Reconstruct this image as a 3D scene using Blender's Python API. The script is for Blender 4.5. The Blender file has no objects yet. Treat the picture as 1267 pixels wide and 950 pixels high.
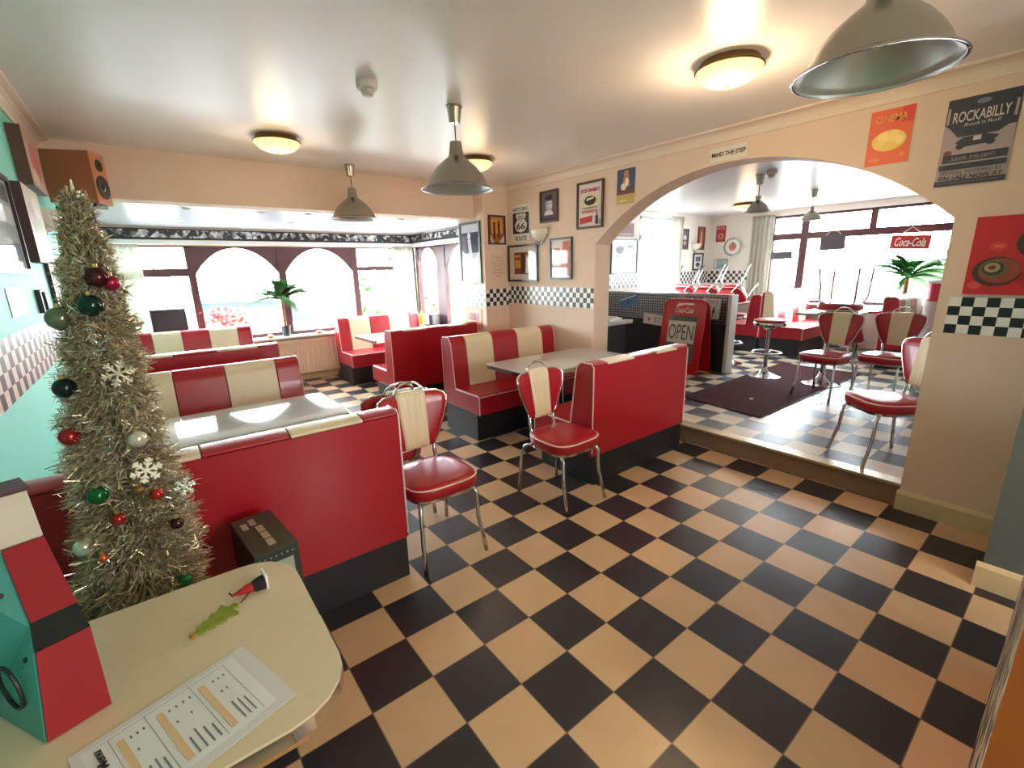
import bpy, math, random
from mathutils import Matrix, Vector
random.seed(7)
C = bpy.context.scene.collection
SC = bpy.context.scene
PI = math.pi
CEIL = 2.55          # ceiling of the main room
FZ = 0.16            # floor of the raised room

# ------------------------------------------------------------ camera, world, light, exposure
cam_d = bpy.data.cameras.new('camera'); cam = bpy.data.objects.new('camera', cam_d); C.objects.link(cam)
Rr = Vector((0.78626094, -0.61749697, -0.02216365)); Rd = Vector((-0.1675489, -0.17854034, -0.96956213)); Rf = Vector((0.59474457, 0.76604232, -0.24384023))
M = Matrix(((Rr.x, -Rd.x, -Rf.x, -1.14307561), (Rr.y, -Rd.y, -Rf.y, -1.38427896), (Rr.z, -Rd.z, -Rf.z, 1.56998042), (0, 0, 0, 1)))
cam.matrix_world = M
cam_d.sensor_width = 36; cam_d.lens = 36 * 565.331 / 1267; cam_d.clip_start = 0.02
SC.camera = cam
W = bpy.data.worlds.new('overcast'); SC.world = W; W.use_nodes = True
bg = W.node_tree.nodes['Background']; bg.inputs[0].default_value = (0.90, 0.95, 1.0, 1); bg.inputs[1].default_value = 27.0
SC.view_settings.view_transform = 'Standard'; SC.view_settings.look = 'None'
SC.view_settings.exposure = 0.6; SC.view_settings.gamma = 1; SC.view_settings.use_curve_mapping = False

def area(name, loc, normal, sx, sy, power, color=(1, 1, 1), portal=True):
    l = bpy.data.lights.new(name, 'AREA'); l.shape = 'RECTANGLE'; l.size = sx; l.size_y = sy
    l.energy = power; l.color = color
    o = bpy.data.objects.new(name, l); C.objects.link(o); o.location = loc
    o.rotation_euler = Vector(normal).to_track_quat('-Z', 'Y').to_euler()
    if portal: l.cycles.is_portal = True
    return o
DAY = (0.90, 0.96, 1.0)
area('daylight_bay', (0.2, 6.35, 1.45), (0, -1, -0.15), 4.0, 1.5, 150, DAY)
area('daylight_bay_side', (2.95, 5.0, 1.45), (-1, 0, -0.15), 1.6, 1.4, 45, DAY)
area('daylight_front_window', (8.5, 1.3, 1.75), (-1, 0, -0.15), 2.7, 1.6, 250, DAY)
area('daylight_side_window', (6.4, 4.15, 1.7), (0, -1, -0.1), 1.3, 1.5, 80, DAY)
area('daylight_rear_window', (0.7, -4.45, 1.55), (0, 1, 0), 1.25, 1.05, 75, (1.0, 0.93, 0.85))

# ------------------------------------------------------------ helpers
def lin(c): return tuple(((v / 255) / 12.92 if v / 255 <= .04045 else ((v / 255 + .055) / 1.055) ** 2.4) for v in c) + (1,)
MATS = {}
def mat(name, rgb, rough=.5, metal=0, noise=0, nscale=8, bump=0, bscale=60, emit=0, coat=0, spec=.5, trans=0, wave=None):
    if name in MATS: return MATS[name]
    m = bpy.data.materials.new(name); m.use_nodes = True; nt = m.node_tree; N = nt.nodes; L = nt.links
    b = N['Principled BSDF']; b.inputs['Base Color'].default_value = lin(rgb); b.inputs['Roughness'].default_value = rough
    b.inputs['Metallic'].default_value = metal; b.inputs['Specular IOR Level'].default_value = spec
    b.inputs['Coat Weight'].default_value = coat; b.inputs['Coat Roughness'].default_value = .04
    tc = N.new('ShaderNodeTexCoord')
    if noise:
        n = N.new('ShaderNodeTexNoise'); n.inputs['Scale'].default_value = nscale; n.inputs['Detail'].default_value = 4
        L.new(tc.outputs['Object'], n.inputs['Vector'])
        x = N.new('ShaderNodeMix'); x.data_type = 'RGBA'; c = lin(rgb)
        x.inputs[6].default_value = tuple(v * (1 - noise) for v in c[:3]) + (1,)
        x.inputs[7].default_value = tuple(min(1, v * (1 + noise)) for v in c[:3]) + (1,)
        L.new(n.outputs[0], x.inputs[0]); L.new(x.outputs[2], b.inputs['Base Color'])
    if bump:
        n2 = N.new('ShaderNodeTexNoise'); n2.inputs['Scale'].default_value = bscale; n2.inputs['Detail'].default_value = 3
        L.new(tc.outputs['Object'], n2.inputs['Vector'])
        bp = N.new('ShaderNodeBump'); bp.inputs['Strength'].default_value = bump; bp.inputs['Distance'].default_value = .01
        L.new(n2.outputs[0], bp.inputs['Height']); L.new(bp.outputs[0], b.inputs['Normal'])
    if emit: b.inputs['Emission Color'].default_value = lin(rgb); b.inputs['Emission Strength'].default_value = emit
    if trans: b.inputs['Transmission Weight'].default_value = trans
    MATS[name] = m; return m

red = mat('red_vinyl', (164, 20, 36), .32, noise=.06, nscale=5, bump=.05, bscale=180, coat=.15)
cream = mat('cream_vinyl', (226, 208, 176), .38, noise=.04, nscale=5, bump=.05, bscale=180)
piping = mat('pale_piping', (232, 190, 186), .4)
black = mat('black_laminate', (30, 32, 38), .45, noise=.15, nscale=10)
blackp = mat('black_plastic', (22, 22, 24), .35)
chrome = mat('chrome', (200, 200, 205), .12, 1)
steel = mat('brushed_aluminium', (176, 172, 160), .27, 1, noise=.05, nscale=20)
steel_in = mat('aluminium_inside', (190, 195, 192), .45, .6)
wallm = mat('cream_wall', (224, 197, 176), .75, noise=.03, nscale=3, bump=.12, bscale=90)
wallw = mat('pale_wall', (228, 222, 214), .7, noise=.03, nscale=3, bump=.1, bscale=90)
teal = mat('teal_wall', (124, 206, 188), .6, noise=.05, nscale=2.5, bump=.15, bscale=70)
ceilm = mat('ceiling_paint', (240, 233, 230), .33, noise=.03, nscale=1.5, bump=.1, bscale=4)
covem = mat('coving_paint', (226, 206, 188), .6)
skirt = mat('skirting_paint', (205, 185, 145), .5, noise=.03)
greyw = mat('grey_blue_panel', (92, 100, 98), .6, noise=.1, nscale=6)
timber = mat('dark_red_timber', (78, 40, 46), .45, noise=.2, nscale=14)
white = mat('white_paint', (235, 235, 232), .5)
curtm = mat('curtain_cloth', (222, 221, 212), .9, noise=.03)
frame_b = mat('black_frame', (34, 26, 26), .35)
frame_br = mat('brown_frame', (74, 38, 30), .4)
orange = mat('orange_laminate', (222, 112, 56), .3, noise=.12, nscale=6)
woodm = mat('beech_veneer', (158, 100, 66), .5, noise=.12, nscale=5)
board_w = mat('worn_wood', (170, 120, 78), .6, noise=.2, nscale=12)
tabm = mat('speckled_white_laminate', (196, 194, 190), .04, noise=.05, nscale=90)
def curtain_mat():
    nt = curtm.node_tree; b = nt.nodes['Principled BSDF']; t = nt.nodes.new('ShaderNodeBsdfTranslucent'); t.inputs[0].default_value = lin((206, 206, 194))
    mx = nt.nodes.new('ShaderNodeMixShader'); mx.inputs[0].default_value = .45
    nt.links.new(b.outputs[0], mx.inputs[1]); nt.links.new(t.outputs[0], mx.inputs[2]); nt.links.new(mx.outputs[0], nt.nodes['Material Output'].inputs[0])
curtain_mat()
def glass_mat():
    m = bpy.data.materials.new('window_glass'); m.use_nodes = True; nt = m.node_tree
    for n in list(nt.nodes): nt.nodes.remove(n)
    o = nt.nodes.new('ShaderNodeOutputMaterial'); g = nt.nodes.new('ShaderNodeBsdfGlossy'); g.inputs['Roughness'].default_value = .02
    t = nt.nodes.new('ShaderNodeBsdfTransparent'); t.inputs[0].default_value = (.95, .98, .98, 1)
    x = nt.nodes.new('ShaderNodeMixShader'); f = nt.nodes.new('ShaderNodeFresnel'); f.inputs[0].default_value = 1.45
    ge = nt.nodes.new('ShaderNodeNewGeometry'); sb = nt.nodes.new('ShaderNodeMath'); sb.operation = 'SUBTRACT'; sb.inputs[0].default_value = 1; nt.links.new(ge.outputs['Backfacing'], sb.inputs[1])
    mu = nt.nodes.new('ShaderNodeMath'); mu.operation = 'MULTIPLY'; nt.links.new(sb.outputs[0], mu.inputs[0]); nt.links.new(f.outputs[0], mu.inputs[1])
    nt.links.new(mu.outputs[0], x.inputs[0]); nt.links.new(t.outputs[0], x.inputs[1]); nt.links.new(g.outputs[0], x.inputs[2]); nt.links.new(x.outputs[0], o.inputs[0])
    return m
glassm = glass_mat()
def floor_mat(name, off, dark, light, rough):
    m = mat(name, light, rough); nt = m.node_tree; N = nt.nodes; L = nt.links; b = N['Principled BSDF']
    g = N.new('ShaderNodeNewGeometry'); mp = N.new('ShaderNodeVectorMath'); mp.operation = 'MULTIPLY_ADD'
    mp.inputs[1].default_value = (4, 4, 0); mp.inputs[2].default_value = (off[0] + 100, off[1] + 100, .5)
    ck = N.new('ShaderNodeTexChecker'); ck.inputs['Scale'].default_value = 1.0
    ck.inputs[1].default_value = lin(dark); ck.inputs[2].default_value = lin(light)
    L.new(g.outputs['Position'], mp.inputs[0]); L.new(mp.outputs[0], ck.inputs[0])
    n = N.new('ShaderNodeTexNoise'); n.inputs['Scale'].default_value = 4; n.inputs['Detail'].default_value = 2; L.new(g.outputs['Position'], n.inputs[0])
    wn = N.new('ShaderNodeTexWhiteNoise'); fl = N.new('ShaderNodeVectorMath'); fl.operation = 'FLOOR'; L.new(mp.outputs[0], fl.inputs[0]); L.new(fl.outputs[0], wn.inputs[0])
    ad = N.new('ShaderNodeMath'); ad.operation = 'MULTIPLY_ADD'; ad.inputs[1].default_value = .14; ad.inputs[2].default_value = .86; L.new(wn.outputs[0], ad.inputs[0])
    ad2 = N.new('ShaderNodeMath'); ad2.operation = 'MULTIPLY_ADD'; ad2.inputs[1].default_value = .3; ad2.inputs[2].default_value = .85; L.new(n.outputs[0], ad2.inputs[0])
    mu = N.new('ShaderNodeMath'); mu.operation = 'MULTIPLY'; L.new(ad.outputs[0], mu.inputs[0]); L.new(ad2.outputs[0], mu.inputs[1])
    # thin joint between tiles
    fr = N.new('ShaderNodeVectorMath'); fr.operation = 'FRACTION'; L.new(mp.outputs[0], fr.inputs[0])
    sx = N.new('ShaderNodeSeparateXYZ'); L.new(fr.outputs[0], sx.inputs[0])
    def edge(o):
        a = N.new('ShaderNodeMath'); a.operation = 'PINGPONG'; a.inputs[1].default_value = .5; L.new(o, a.inputs[0])
        c = N.new('ShaderNodeMath'); c.operation = 'GREATER_THAN'; c.inputs[1].default_value = .008; L.new(a.outputs[0], c.inputs[0]); return c
    e1 = edge(sx.outputs[0]); e2 = edge(sx.outputs[1]); em = N.new('ShaderNodeMath'); em.operation = 'MINIMUM'; L.new(e1.outputs[0], em.inputs[0]); L.new(e2.outputs[0], em.inputs[1])
    vm = N.new('ShaderNodeVectorMath'); vm.operation = 'SCALE'; L.new(ck.outputs[0], vm.inputs[0]); L.new(mu.outputs[0], vm.inputs['Scale'])
    mx = N.new('ShaderNodeMix'); mx.data_type = 'RGBA'; mx.inputs[6].default_value = lin((110, 92, 76)); L.new(em.outputs[0], mx.inputs[0]); L.new(vm.outputs[0], mx.inputs[7])
    L.new(mx.outputs[2], b.inputs['Base Color'])
    return m
floorm = floor_mat('checker_vinyl_tiles', (0, 0), (46, 44, 50), (204, 170, 132), .28)
floorm2 = floor_mat('checker_vinyl_tiles_raised', (.7, .1), (58, 64, 76), (214, 198, 172), .36)

ORG = {}
def org(o):
    return ORG.get(o.name, Vector((0, 0, 0)))
class MB:
    def __init__(s): s.v = []; s.f = []; s.m = []; s.X = None
    def add(s, vs, fs, mi=0):
        k = len(s.v); s.v += [(s.X @ Vector(p)) if s.X else Vector(p) for p in vs]
        s.f += [[i + k for i in f] for f in fs]; s.m += [mi] * len(fs); return s
    def box(s, x0, x1, y0, y1, z0, z1, mi=0):
        x0, x1 = sorted((x0, x1)); y0, y1 = sorted((y0, y1)); z0, z1 = sorted((z0, z1))
        return s.add([(x0, y0, z0), (x1, y0, z0), (x1, y1, z0), (x0, y1, z0), (x0, y0, z1), (x1, y0, z1), (x1, y1, z1), (x0, y1, z1)],
                     [(0, 3, 2, 1), (4, 5, 6, 7), (0, 1, 5, 4), (1, 2, 6, 5), (2, 3, 7, 6), (3, 0, 4, 7)], mi)
    def prism(s, pts, ax, a0, a1, mi=0):
        def P(p, a): return {'x': (a, p[0], p[1]), 'y': (p[0], a, p[1]), 'z': (p[0], p[1], a)}[ax]
        n = len(pts); ar = sum(pts[i][0] * pts[(i + 1) % n][1] - pts[(i + 1) % n][0] * pts[i][1] for i in range(n))
        if ar < 0: pts = pts[::-1]
        if ax == 'y': pts = pts[::-1]
        a0, a1 = min(a0, a1), max(a0, a1)
        return s.add([P(p, a0) for p in pts] + [P(p, a1) for p in pts],
                     [list(range(n))[::-1], list(range(n, 2 * n))] + [(i, (i + 1) % n, (i + 1) % n + n, i + n) for i in range(n)], mi)
    def lathe(s, prof, seg=24, c=(0, 0, 0), mi=0, caps=True):
        vs = []; fs = []; n = len(prof)
        for r, z in prof:
            for k in range(seg):
                a = 2 * PI * k / seg; vs.append((c[0] + r * math.cos(a), c[1] + r * math.sin(a), c[2] + z))
        for i in range(n - 1):
            for k in range(seg):
                k2 = (k + 1) % seg; fs.append((i * seg + k, i * seg + k2, (i + 1) * seg + k2, (i + 1) * seg + k))
        if caps: fs.append(list(range(seg))[::-1]); fs.append([(n - 1) * seg + k for k in range(seg)])
        return s.add(vs, fs, mi)
    def tube(s, pts, r, seg=8, mi=0, closed=False):
        pts = [Vector(p) for p in pts]; n = len(pts); vs = []; fs = []; up = None
        for i, p in enumerate(pts):
            a = pts[(i - 1) % n] if (closed or i > 0) else p; b = pts[(i + 1) % n] if (closed or i < n - 1) else p
            t = (b - a).normalized()
            if up is None: up = t.orthogonal().normalized()
            up = (up - t * up.dot(t)); up = up.normalized() if up.length > 1e-6 else t.orthogonal().normalized()
            w = t.cross(up); rr = r[i] if isinstance(r, (list, tuple)) else r
            for k in range(seg):
                q = 2 * PI * k / seg; vs.append(p + (up * math.cos(q) + w * math.sin(q)) * rr)
        for i in range(n if closed else n - 1):
            j = (i + 1) % n
            for k in range(seg): k2 = (k + 1) % seg; fs.append((i * seg + k, i * seg + k2, j * seg + k2, j * seg + k))
        if not closed: fs.append(list(range(seg))[::-1]); fs.append([(n - 1) * seg + k for k in range(seg)])
        return s.add(vs, fs, mi)
    def ball(s, c, r, mi=0, sz=1, seg=14, rings=8):
        prof = [(max(1e-4, r * math.sin(PI * i / rings)), -r * sz * math.cos(PI * i / rings)) for i in range(rings + 1)]
        return s.lathe(prof, seg, c, mi)
    def build(s, name, mats, parent=None, smooth=False, bevel=0, at=None, solid=0, **t):
        if not isinstance(mats, (list, tuple)): mats = [mats]
        if parent is not None: o0 = org(parent)
        elif at is not None: o0 = Vector(at)
        else:
            xs = [p.x for p in s.v]; ys = [p.y for p in s.v]; zs = [p.z for p in s.v]
            o0 = Vector(((min(xs) + max(xs)) / 2, (min(ys) + max(ys)) / 2, min(zs)))
        me = bpy.data.meshes.new(name); me.from_pydata([tuple(p - o0) for p in s.v], [], s.f)
        for m in mats: me.materials.append(m)
        for i, p in enumerate(me.polygons): p.material_index = s.m[i]; p.use_smooth = bool(smooth) or bevel > 0
        me.update()
        o = bpy.data.objects.new(name, me); C.objects.link(o); ORG[o.name] = o0
        if parent is not None: o.parent = parent
        else: o.location = o0
        if solid: q = o.modifiers.new('thickness', 'SOLIDIFY'); q.thickness = solid; q.offset = 0
        if bevel:
            q = o.modifiers.new('bevel', 'BEVEL'); q.width = bevel; q.segments = 3; q.limit_method = 'ANGLE'; q.angle_limit = math.radians(35); q.harden_normals = True
        elif smooth and smooth != 'all': me.set_sharp_from_angle(angle=math.radians(50))
        for k, v in t.items(): o[k] = v
        return o
def thing(name, label, cat, loc=(0, 0, 0), group=None):
    o = bpy.data.objects.new(name, None); C.objects.link(o); o.location = loc; o.empty_display_size = .1
    o['label'] = label; o['category'] = cat
    if group: o['group'] = group
    ORG[o.name] = Vector(loc); return o
def struct(mb, name, m, **k): return mb.build(name, m, kind='structure', **k)
def kids(o): return [c for c in bpy.data.objects if c.parent == o]
def place(o, loc, rz=0, rot=None):
    o.location = loc; o.rotation_euler = rot if rot else (0, 0, rz)
def dup(root, label, loc, rz=0, group=None, rot=None):
    def cp(o, par):
        c = o.copy(); C.objects.link(c); c.parent = par
        for ch in kids(o): cp(ch, c)
        return c
    r = cp(root, None); r['label'] = label
    if group: r['group'] = group
    place(r, loc, rz, rot); return r
FACE = {'-x': ((0, -1, 0), (0, 0, 1), (-1, 0, 0)), '+x': ((0, 1, 0), (0, 0, 1), (1, 0, 0)), '-y': ((1, 0, 0), (0, 0, 1), (0, -1, 0)), '+y': ((-1, 0, 0), (0, 0, 1), (0, 1, 0)), '+z': ((1, 0, 0), (0, 1, 0), (0, 0, 1))}
def basis(face, loc):
    r, u, n = FACE[face] if isinstance(face, str) else face
    return Matrix(((r[0], u[0], n[0], loc[0]), (r[1], u[1], n[1], loc[1]), (r[2], u[2], n[2], loc[2]), (0, 0, 0, 1)))
def text(s, face, loc, w, h, m, parent, name='lettering', shear=0, bold=0, lift=.002):
    """letters fitted into a w x h box centred on loc, lying on the plane of face"""
    cu = bpy.data.curves.new(name, 'FONT'); cu.body = s; cu.size = 1; cu.align_x = 'CENTER'; cu.align_y = 'CENTER'; cu.shear = shear; cu.offset = bold; cu.extrude = .002; cu.resolution_u = 3
    o = bpy.data.objects.new('t', cu); C.objects.link(o); bpy.context.view_layer.update()
    me = bpy.data.meshes.new_from_object(o.evaluated_get(bpy.context.evaluated_depsgraph_get()))
    bpy.data.objects.remove(o)
    xs = [v.co.x for v in me.vertices]; ys = [v.co.y for v in me.vertices]
    sx = w / (max(xs) - min(xs)); sy = h / (max(ys) - min(ys)); cx = (max(xs) + min(xs)) / 2; cy = (max(ys) + min(ys)) / 2
    B = basis(face, loc)
    for v in me.vertices: v.co = B @ Vector(((v.co.x - cx) * sx, (v.co.y - cy) * sy, lift + v.co.z * .3)) - org(parent)
    me.materials.clear(); me.materials.append(m); me.name = name
    t = bpy.data.objects.new(name, me); C.objects.link(t); t.parent = parent; ORG[t.name] = org(parent); return t
def col(rgb, rough=.45): return mat('print_%d_%d_%d' % tuple(rgb) + ('' if rough == .45 else '_%g' % rough), rgb, rough)
def ell(cx, cy, rx, ry, n=18, a0=0, a1=360): return [(cx + rx * math.cos(math.radians(a0 + (a1 - a0) * i / n)), cy + ry * math.sin(math.radians(a0 + (a1 - a0) * i / n))) for i in range(n + (0 if a1 - a0 == 360 else 1))]
def rect(x0, x1, y0, y1): return [(x0, y0), (x1, y0), (x1, y1), (x0, y1)]
def art(name, face, loc, w, h, items, parent, base=0.001, rough=.45, z0=0):
    """printed sheet: flat coloured shapes in unit coordinates (0..1), one mesh"""
    mb = MB(); mb.X = basis(face, loc); ms = []
    for i, (c, poly) in enumerate(items):
        m = col(c, rough) if not hasattr(c, 'node_tree') else c
        if m not in ms: ms.append(m)
        z = z0 + base + i * .0004; pts = [((p[0] - .5) * w, (p[1] - .5) * h) for p in poly]
        n = len(pts); ar = sum(pts[k][0] * pts[(k + 1) % n][1] - pts[(k + 1) % n][0] * pts[k][1] for k in range(n))
        if ar < 0: pts = pts[::-1]
        mb.add([(p[0], p[1], z) for p in pts], [list(range(n))], ms.index(m))
    return mb.build(name, ms, parent)
def picture(label, face, loc, w, h, items, fr=.02, fm=None, depth=.022, mount=0, rough=.12, cat='picture', group=None, name='framed_picture'):
    t = thing(name, label, cat, loc, group); B = basis(face, loc)
    f = MB(); f.X = B
    for x0, x1, y0, y1 in ((-w / 2, w / 2, h / 2 - fr, h / 2), (-w / 2, w / 2, -h / 2, -h / 2 + fr), (-w / 2, -w / 2 + fr, -h / 2 + fr, h / 2 - fr), (w / 2 - fr, w / 2, -h / 2 + fr, h / 2 - fr)):
        f.box(x0, x1, y0, y1, 0.001, depth)
    f.build('frame', fm or frame_b, t)
    bk = MB(); bk.X = B; bk.box(-w / 2 + fr, w / 2 - fr, -h / 2 + fr, h / 2 - fr, .001, .008); bk.build('mount', col((232, 228, 222), .3), t)
    art('print', face, loc, (w - 2 * fr) * (1 - mount), (h - 2 * fr) * (1 - mount * .9), items, t, rough=rough, z0=.008)
    return t
def poster(label, face, loc, w, h, items, depth=.003, edge=(225, 220, 210), cat='poster', name='poster', rough=.45):
    t = thing(name, label, cat, loc); b = MB(); b.X = basis(face, loc); b.box(-w / 2, w / 2, -h / 2, h / 2, .0005, depth)
    b.build('backing', col(edge), t); art('print', face, loc, w, h, items, t, rough=rough, z0=depth); return t
def checker_strip(face, origin, length, z0, z1, rows=4, sz=None, cols=((28, 28, 32), (236, 232, 226)), phase=0, name='trim_1', t=.002):
    """wall border of painted checks; origin = start point on the wall (at z 0)"""
    mb = MB(); mb.X = basis(face, origin); sz = sz or (z1 - z0) / rows; n = int(math.ceil(length / sz))
    mb.box(0, length, z0, z1, .0003, t, 1)
    for i in range(n):
        for j in range(rows):
            if (i + j + phase) % 2 == 0:
                x0, x1 = i * sz, min(length, (i + 1) * sz); a, b = z0 + (z1 - z0) * j / rows, z0 + (z1 - z0) * (j + 1) / rows
                mb.add([(x0, a, t + .0004), (x1, a, t + .0004), (x1, b, t + .0004), (x0, b, t + .0004)], [(0, 1, 2, 3)], 0)
    return struct(mb, name, [col(cols[0], .3), col(cols[1], .3)])

# ------------------------------------------------------------ room shell
AX0, AX1 = 2.475, 2.70
struct(MB().box(-1.75, 2.54, -4.4, 6.1, -.12, 0), 'floor', floorm)
struct(MB().box(2.545, 8.2, -2.6, 3.95, -.12, FZ), 'floor', floorm2)
st = MB().box(2.515, 2.545, -.80, 1.87, 0, FZ - .012); struct(st, 'trim_2', mat('step_riser', (128, 104, 88), .4, noise=.1))
ns = MB().box(2.485, 2.60, -.80, 1.87, FZ - .014, FZ + .006); struct(ns, 'trim_3', mat('step_nosing', (186, 172, 146), .25, .4, noise=.08), bevel=.005)
# arch wall
def arch_pts(n=28):
    cy, hw, zs, rise = .535, 1.325, 1.79, .53; R = (hw * hw + rise * rise) / (2 * rise); zc = zs + rise - R; a = math.asin(hw / R)
    return [(cy + R * math.sin(-a + 2 * a * i / n), zc + R * math.cos(-a + 2 * a * i / n)) for i in range(n + 1)]
ap = arch_pts()
left = [(-1.25, 0), (-.79, 0)] + [p for p in ap if p[0] <= .535] + [(.535, CEIL), (-1.25, CEIL)]
right = [(1.86, 0), (3.3, 0), (3.3, CEIL), (.535, CEIL)] + [p for p in ap if p[0] >= .535]
aw = MB()
for k in range(len(ap) - 1): aw.prism([ap[k], ap[k + 1], (ap[k + 1][0], CEIL), (ap[k][0], CEIL)], 'x', AX0, AX1)
aw.box(AX0, AX1, -1.25, -.79, 0, CEIL).box(AX0, AX1, 1.86, 3.3, 0, CEIL)
struct(aw, 'wall_right', wallm)
struct(MB().box(1.85, 2.7, -4.3, -1.25, 0, CEIL), 'wall_near', [greyw])
struct(MB().box(2.12, 2.7, 3.3, 3.87, 0, CEIL), 'wall_pillar', [wallm])
struct(MB().box(-1.75, -1.6, -4.4, 6.1, 0, CEIL), 'wall_left', [teal])
# back wall with a window
bw = MB().box(-1.6, .1, -4.4, -4.25, 0, CEIL).box(1.3, 1.85, -4.4, -4.25, 0, CEIL).box(.1, 1.3, -4.4, -4.25, 0, 1.05).box(.1, 1.3, -4.4, -4.25, 2.05, CEIL)
struct(bw, 'wall_back', wallm)
# far (bay) wall: below and above the windows
fw = MB().box(-1.6, 2.68, 5.95, 6.1, 0, .70).box(-1.6, 2.68, 5.95, 6.1, 1.95, 2.3)
struct(fw, 'wall_far', wallm)
bw2 = MB().box(2.53, 2.68, 3.87, 5.95, 0, .72).box(2.53, 2.68, 3.87, 5.95, 1.96, 2.3).box(2.53, 2.68, 3.87, 4.0, .72, 1.96)
struct(bw2, 'wall_bay', wallw)
struct(MB().box(-1.75, 2.6, -4.4, 3.5, CEIL, CEIL + .1), 'ceiling', ceilm)
struct(MB().box(-1.6, 2.53, 3.75, 5.95, 2.17, 2.27), 'ceiling', mat('bay_ceiling_paint', (186, 186, 194), .3, bump=.05, bscale=5))
struct(MB().box(-1.6, 2.12, 3.5, 3.75, 2.17, CEIL + .05), 'trim_4', wallm)
struct(MB().box(2.6, 8.3, -2.6, 3.95, 2.5, 2.6), 'ceiling', mat('raised_room_ceiling_paint', (222, 224, 226), .3, bump=.08, bscale=4))
# raised room walls
rb = MB().box(2.7, 5.76, 3.8, 3.95, 0, 2.5).box(6.99, 8.25, 3.8, 3.95, 0, 2.5).box(5.76, 6.99, 3.8, 3.95, 0, .95).box(5.76, 6.99, 3.8, 3.95, 2.42, 2.5)
struct(rb, 'wall_raised_back', wallw)
rf = MB().box(8.1, 8.25, 2.60, 3.8, 0, 2.5).box(8.1, 8.25, -2.6, .06, 0, 2.5).box(8.1, 8.25, .06, 2.60, 0, .88).box(8.1, 8.25, .06, 2.60, 2.39, 2.5)
struct(rf, 'wall_front', wallw)
struct(MB().box(2.7, 8.25, -2.6, -2.45, 0, 2.5), 'wall_raised_near', wallw)
# coving
def cove(face, loc, L, s=.085, name='trim_5', m=covem):
    mb = MB(); mb.X = basis(face, loc)
    pr = [(0, 0), (0, -s), (.012, -s)] + [(.012 + (s - .024) * (1 - math.cos(a)), -s + .004 + (s - .02) * math.sin(a)) for a in (0, .4, .8, 1.2, 1.57)] + [(s, -.012), (s, 0)]
    k = len(pr); vs = [(x, p[1], p[0]) for x in (0, L) for p in pr]
    mb.add(vs, [list(range(k)), list(range(k, 2 * k))[::-1]] + [(i, i + k, (i + 1) % k + k, (i + 1) % k) for i in range(k)])
    return struct(mb, name, m)
cove('-x', (AX0, 3.3, CEIL), 4.55)
cove('+x', (-1.6, -4.2, CEIL), 7.7, name='trim_6')
cove('-y', (2.12, 3.3, CEIL), .355, name='trim_7')
# skirting
def skirting(face, loc, L, name, h=.13, d=.02):
    mb = MB(); mb.X = basis(face, loc)
    pr = [(0, 0), (d, 0), (d, h - .02), (d * .5, h - .004), (0, h)]; k = 5
    mb.add([(x, p[1], p[0]) for x in (0, L) for p in pr], [list(range(k)), list(range(k, 2 * k))[::-1]] + [(i, i + k, (i + 1) % k + k, (i + 1) % k) for i in range(k)])
    return struct(mb, name, skirt)
skirting('-x', (AX0, -.78, 0), .47, 'baseboard_right')
skirting('-x', (AX0, 3.3, 0), 1.42, 'baseboard_right')
skirting('-x', (1.85, -1.23, 0), 3.0, 'baseboard_near')
skirting('-y', (-1.6, 5.95, 0), 4.13, 'baseboard_far', h=.1)
skirting('+x', (-1.6, -4.2, 0), 10.1, 'baseboard_left')
# wallpaper check borders
checker_strip('-x', (AX0, 3.295, 0), 1.43, 1.155, 1.36, name='trim_8')
checker_strip('-y', (2.125, 3.3, 0), .345, 1.13, 1.335, name='trim_9')
checker_strip('-x', (2.12, 3.85, 0), .545, 1.125, 1.395, rows=5, name='trim_10')
checker_strip('-x', (AX0, -.84, 0), .405, 1.155, 1.36, name='trim_11')
checker_strip('+x', (-1.6, -1.2, 0), 6.6, 1.13, 1.36, rows=4, sz=.065, name='trim_12', cols=((60, 34, 44), (236, 214, 210)))
checker_strip('-y', (5.0, 3.8, 0), .74, 1.21, 1.44, name='trim_13')
checker_strip('-y', (7.05, 3.8, 0), 1.04, 1.21, 1.44, name='trim_14')
checker_strip('-x', (8.1, 3.79, 0), 1.0, 1.21, 1.44, name='trim_15')

# ------------------------------------------------------------ photo frieze above the bay windows
def frieze_mat():
    m = mat('film_strip_frieze', (30, 28, 32), .4); nt = m.node_tree; N = nt.nodes; L = nt.links
    g = N.new('ShaderNodeTexCoord'); v = N.new('ShaderNodeTexVoronoi'); v.inputs['Scale'].default_value = 19; L.new(g.outputs['Object'], v.inputs[0])
    n = N.new('ShaderNodeTexNoise'); n.inputs['Scale'].default_value = 22; n.inputs['Detail'].default_value = 5; L.new(g.outputs['Object'], n.inputs[0])
    s = N.new('ShaderNodeSeparateColor'); L.new(v.outputs['Color'], s.inputs[0])
    mu = N.new('ShaderNodeMath'); mu.operation = 'MULTIPLY'; L.new(s.outputs[0], mu.inputs[0]); L.new(n.outputs[0], mu.inputs[1])
    r = N.new('ShaderNodeValToRGB'); r.color_ramp.elements[0].position = .2; r.color_ramp.elements[0].color = lin((26, 24, 28)); r.color_ramp.elements[1].position = .46; r.color_ramp.elements[1].color = lin((226, 222, 222))
    L.new(mu.outputs[0], r.inputs[0]); L.new(r.outputs[0], N['Principled BSDF'].inputs[0]); return m
fz = frieze_mat(); fzb = col((20, 20, 24), .4)
f1 = MB().box(-1.59, 2.52, 5.938, 5.949, 2.045, 2.135).box(-1.59, 2.52, 5.935, 5.949, 2.135, 2.15, 1).box(-1.59, 2.52, 5.935, 5.949, 2.02, 2.045, 1)
struct(f1, 'trim_16', [fz, fzb])
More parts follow.
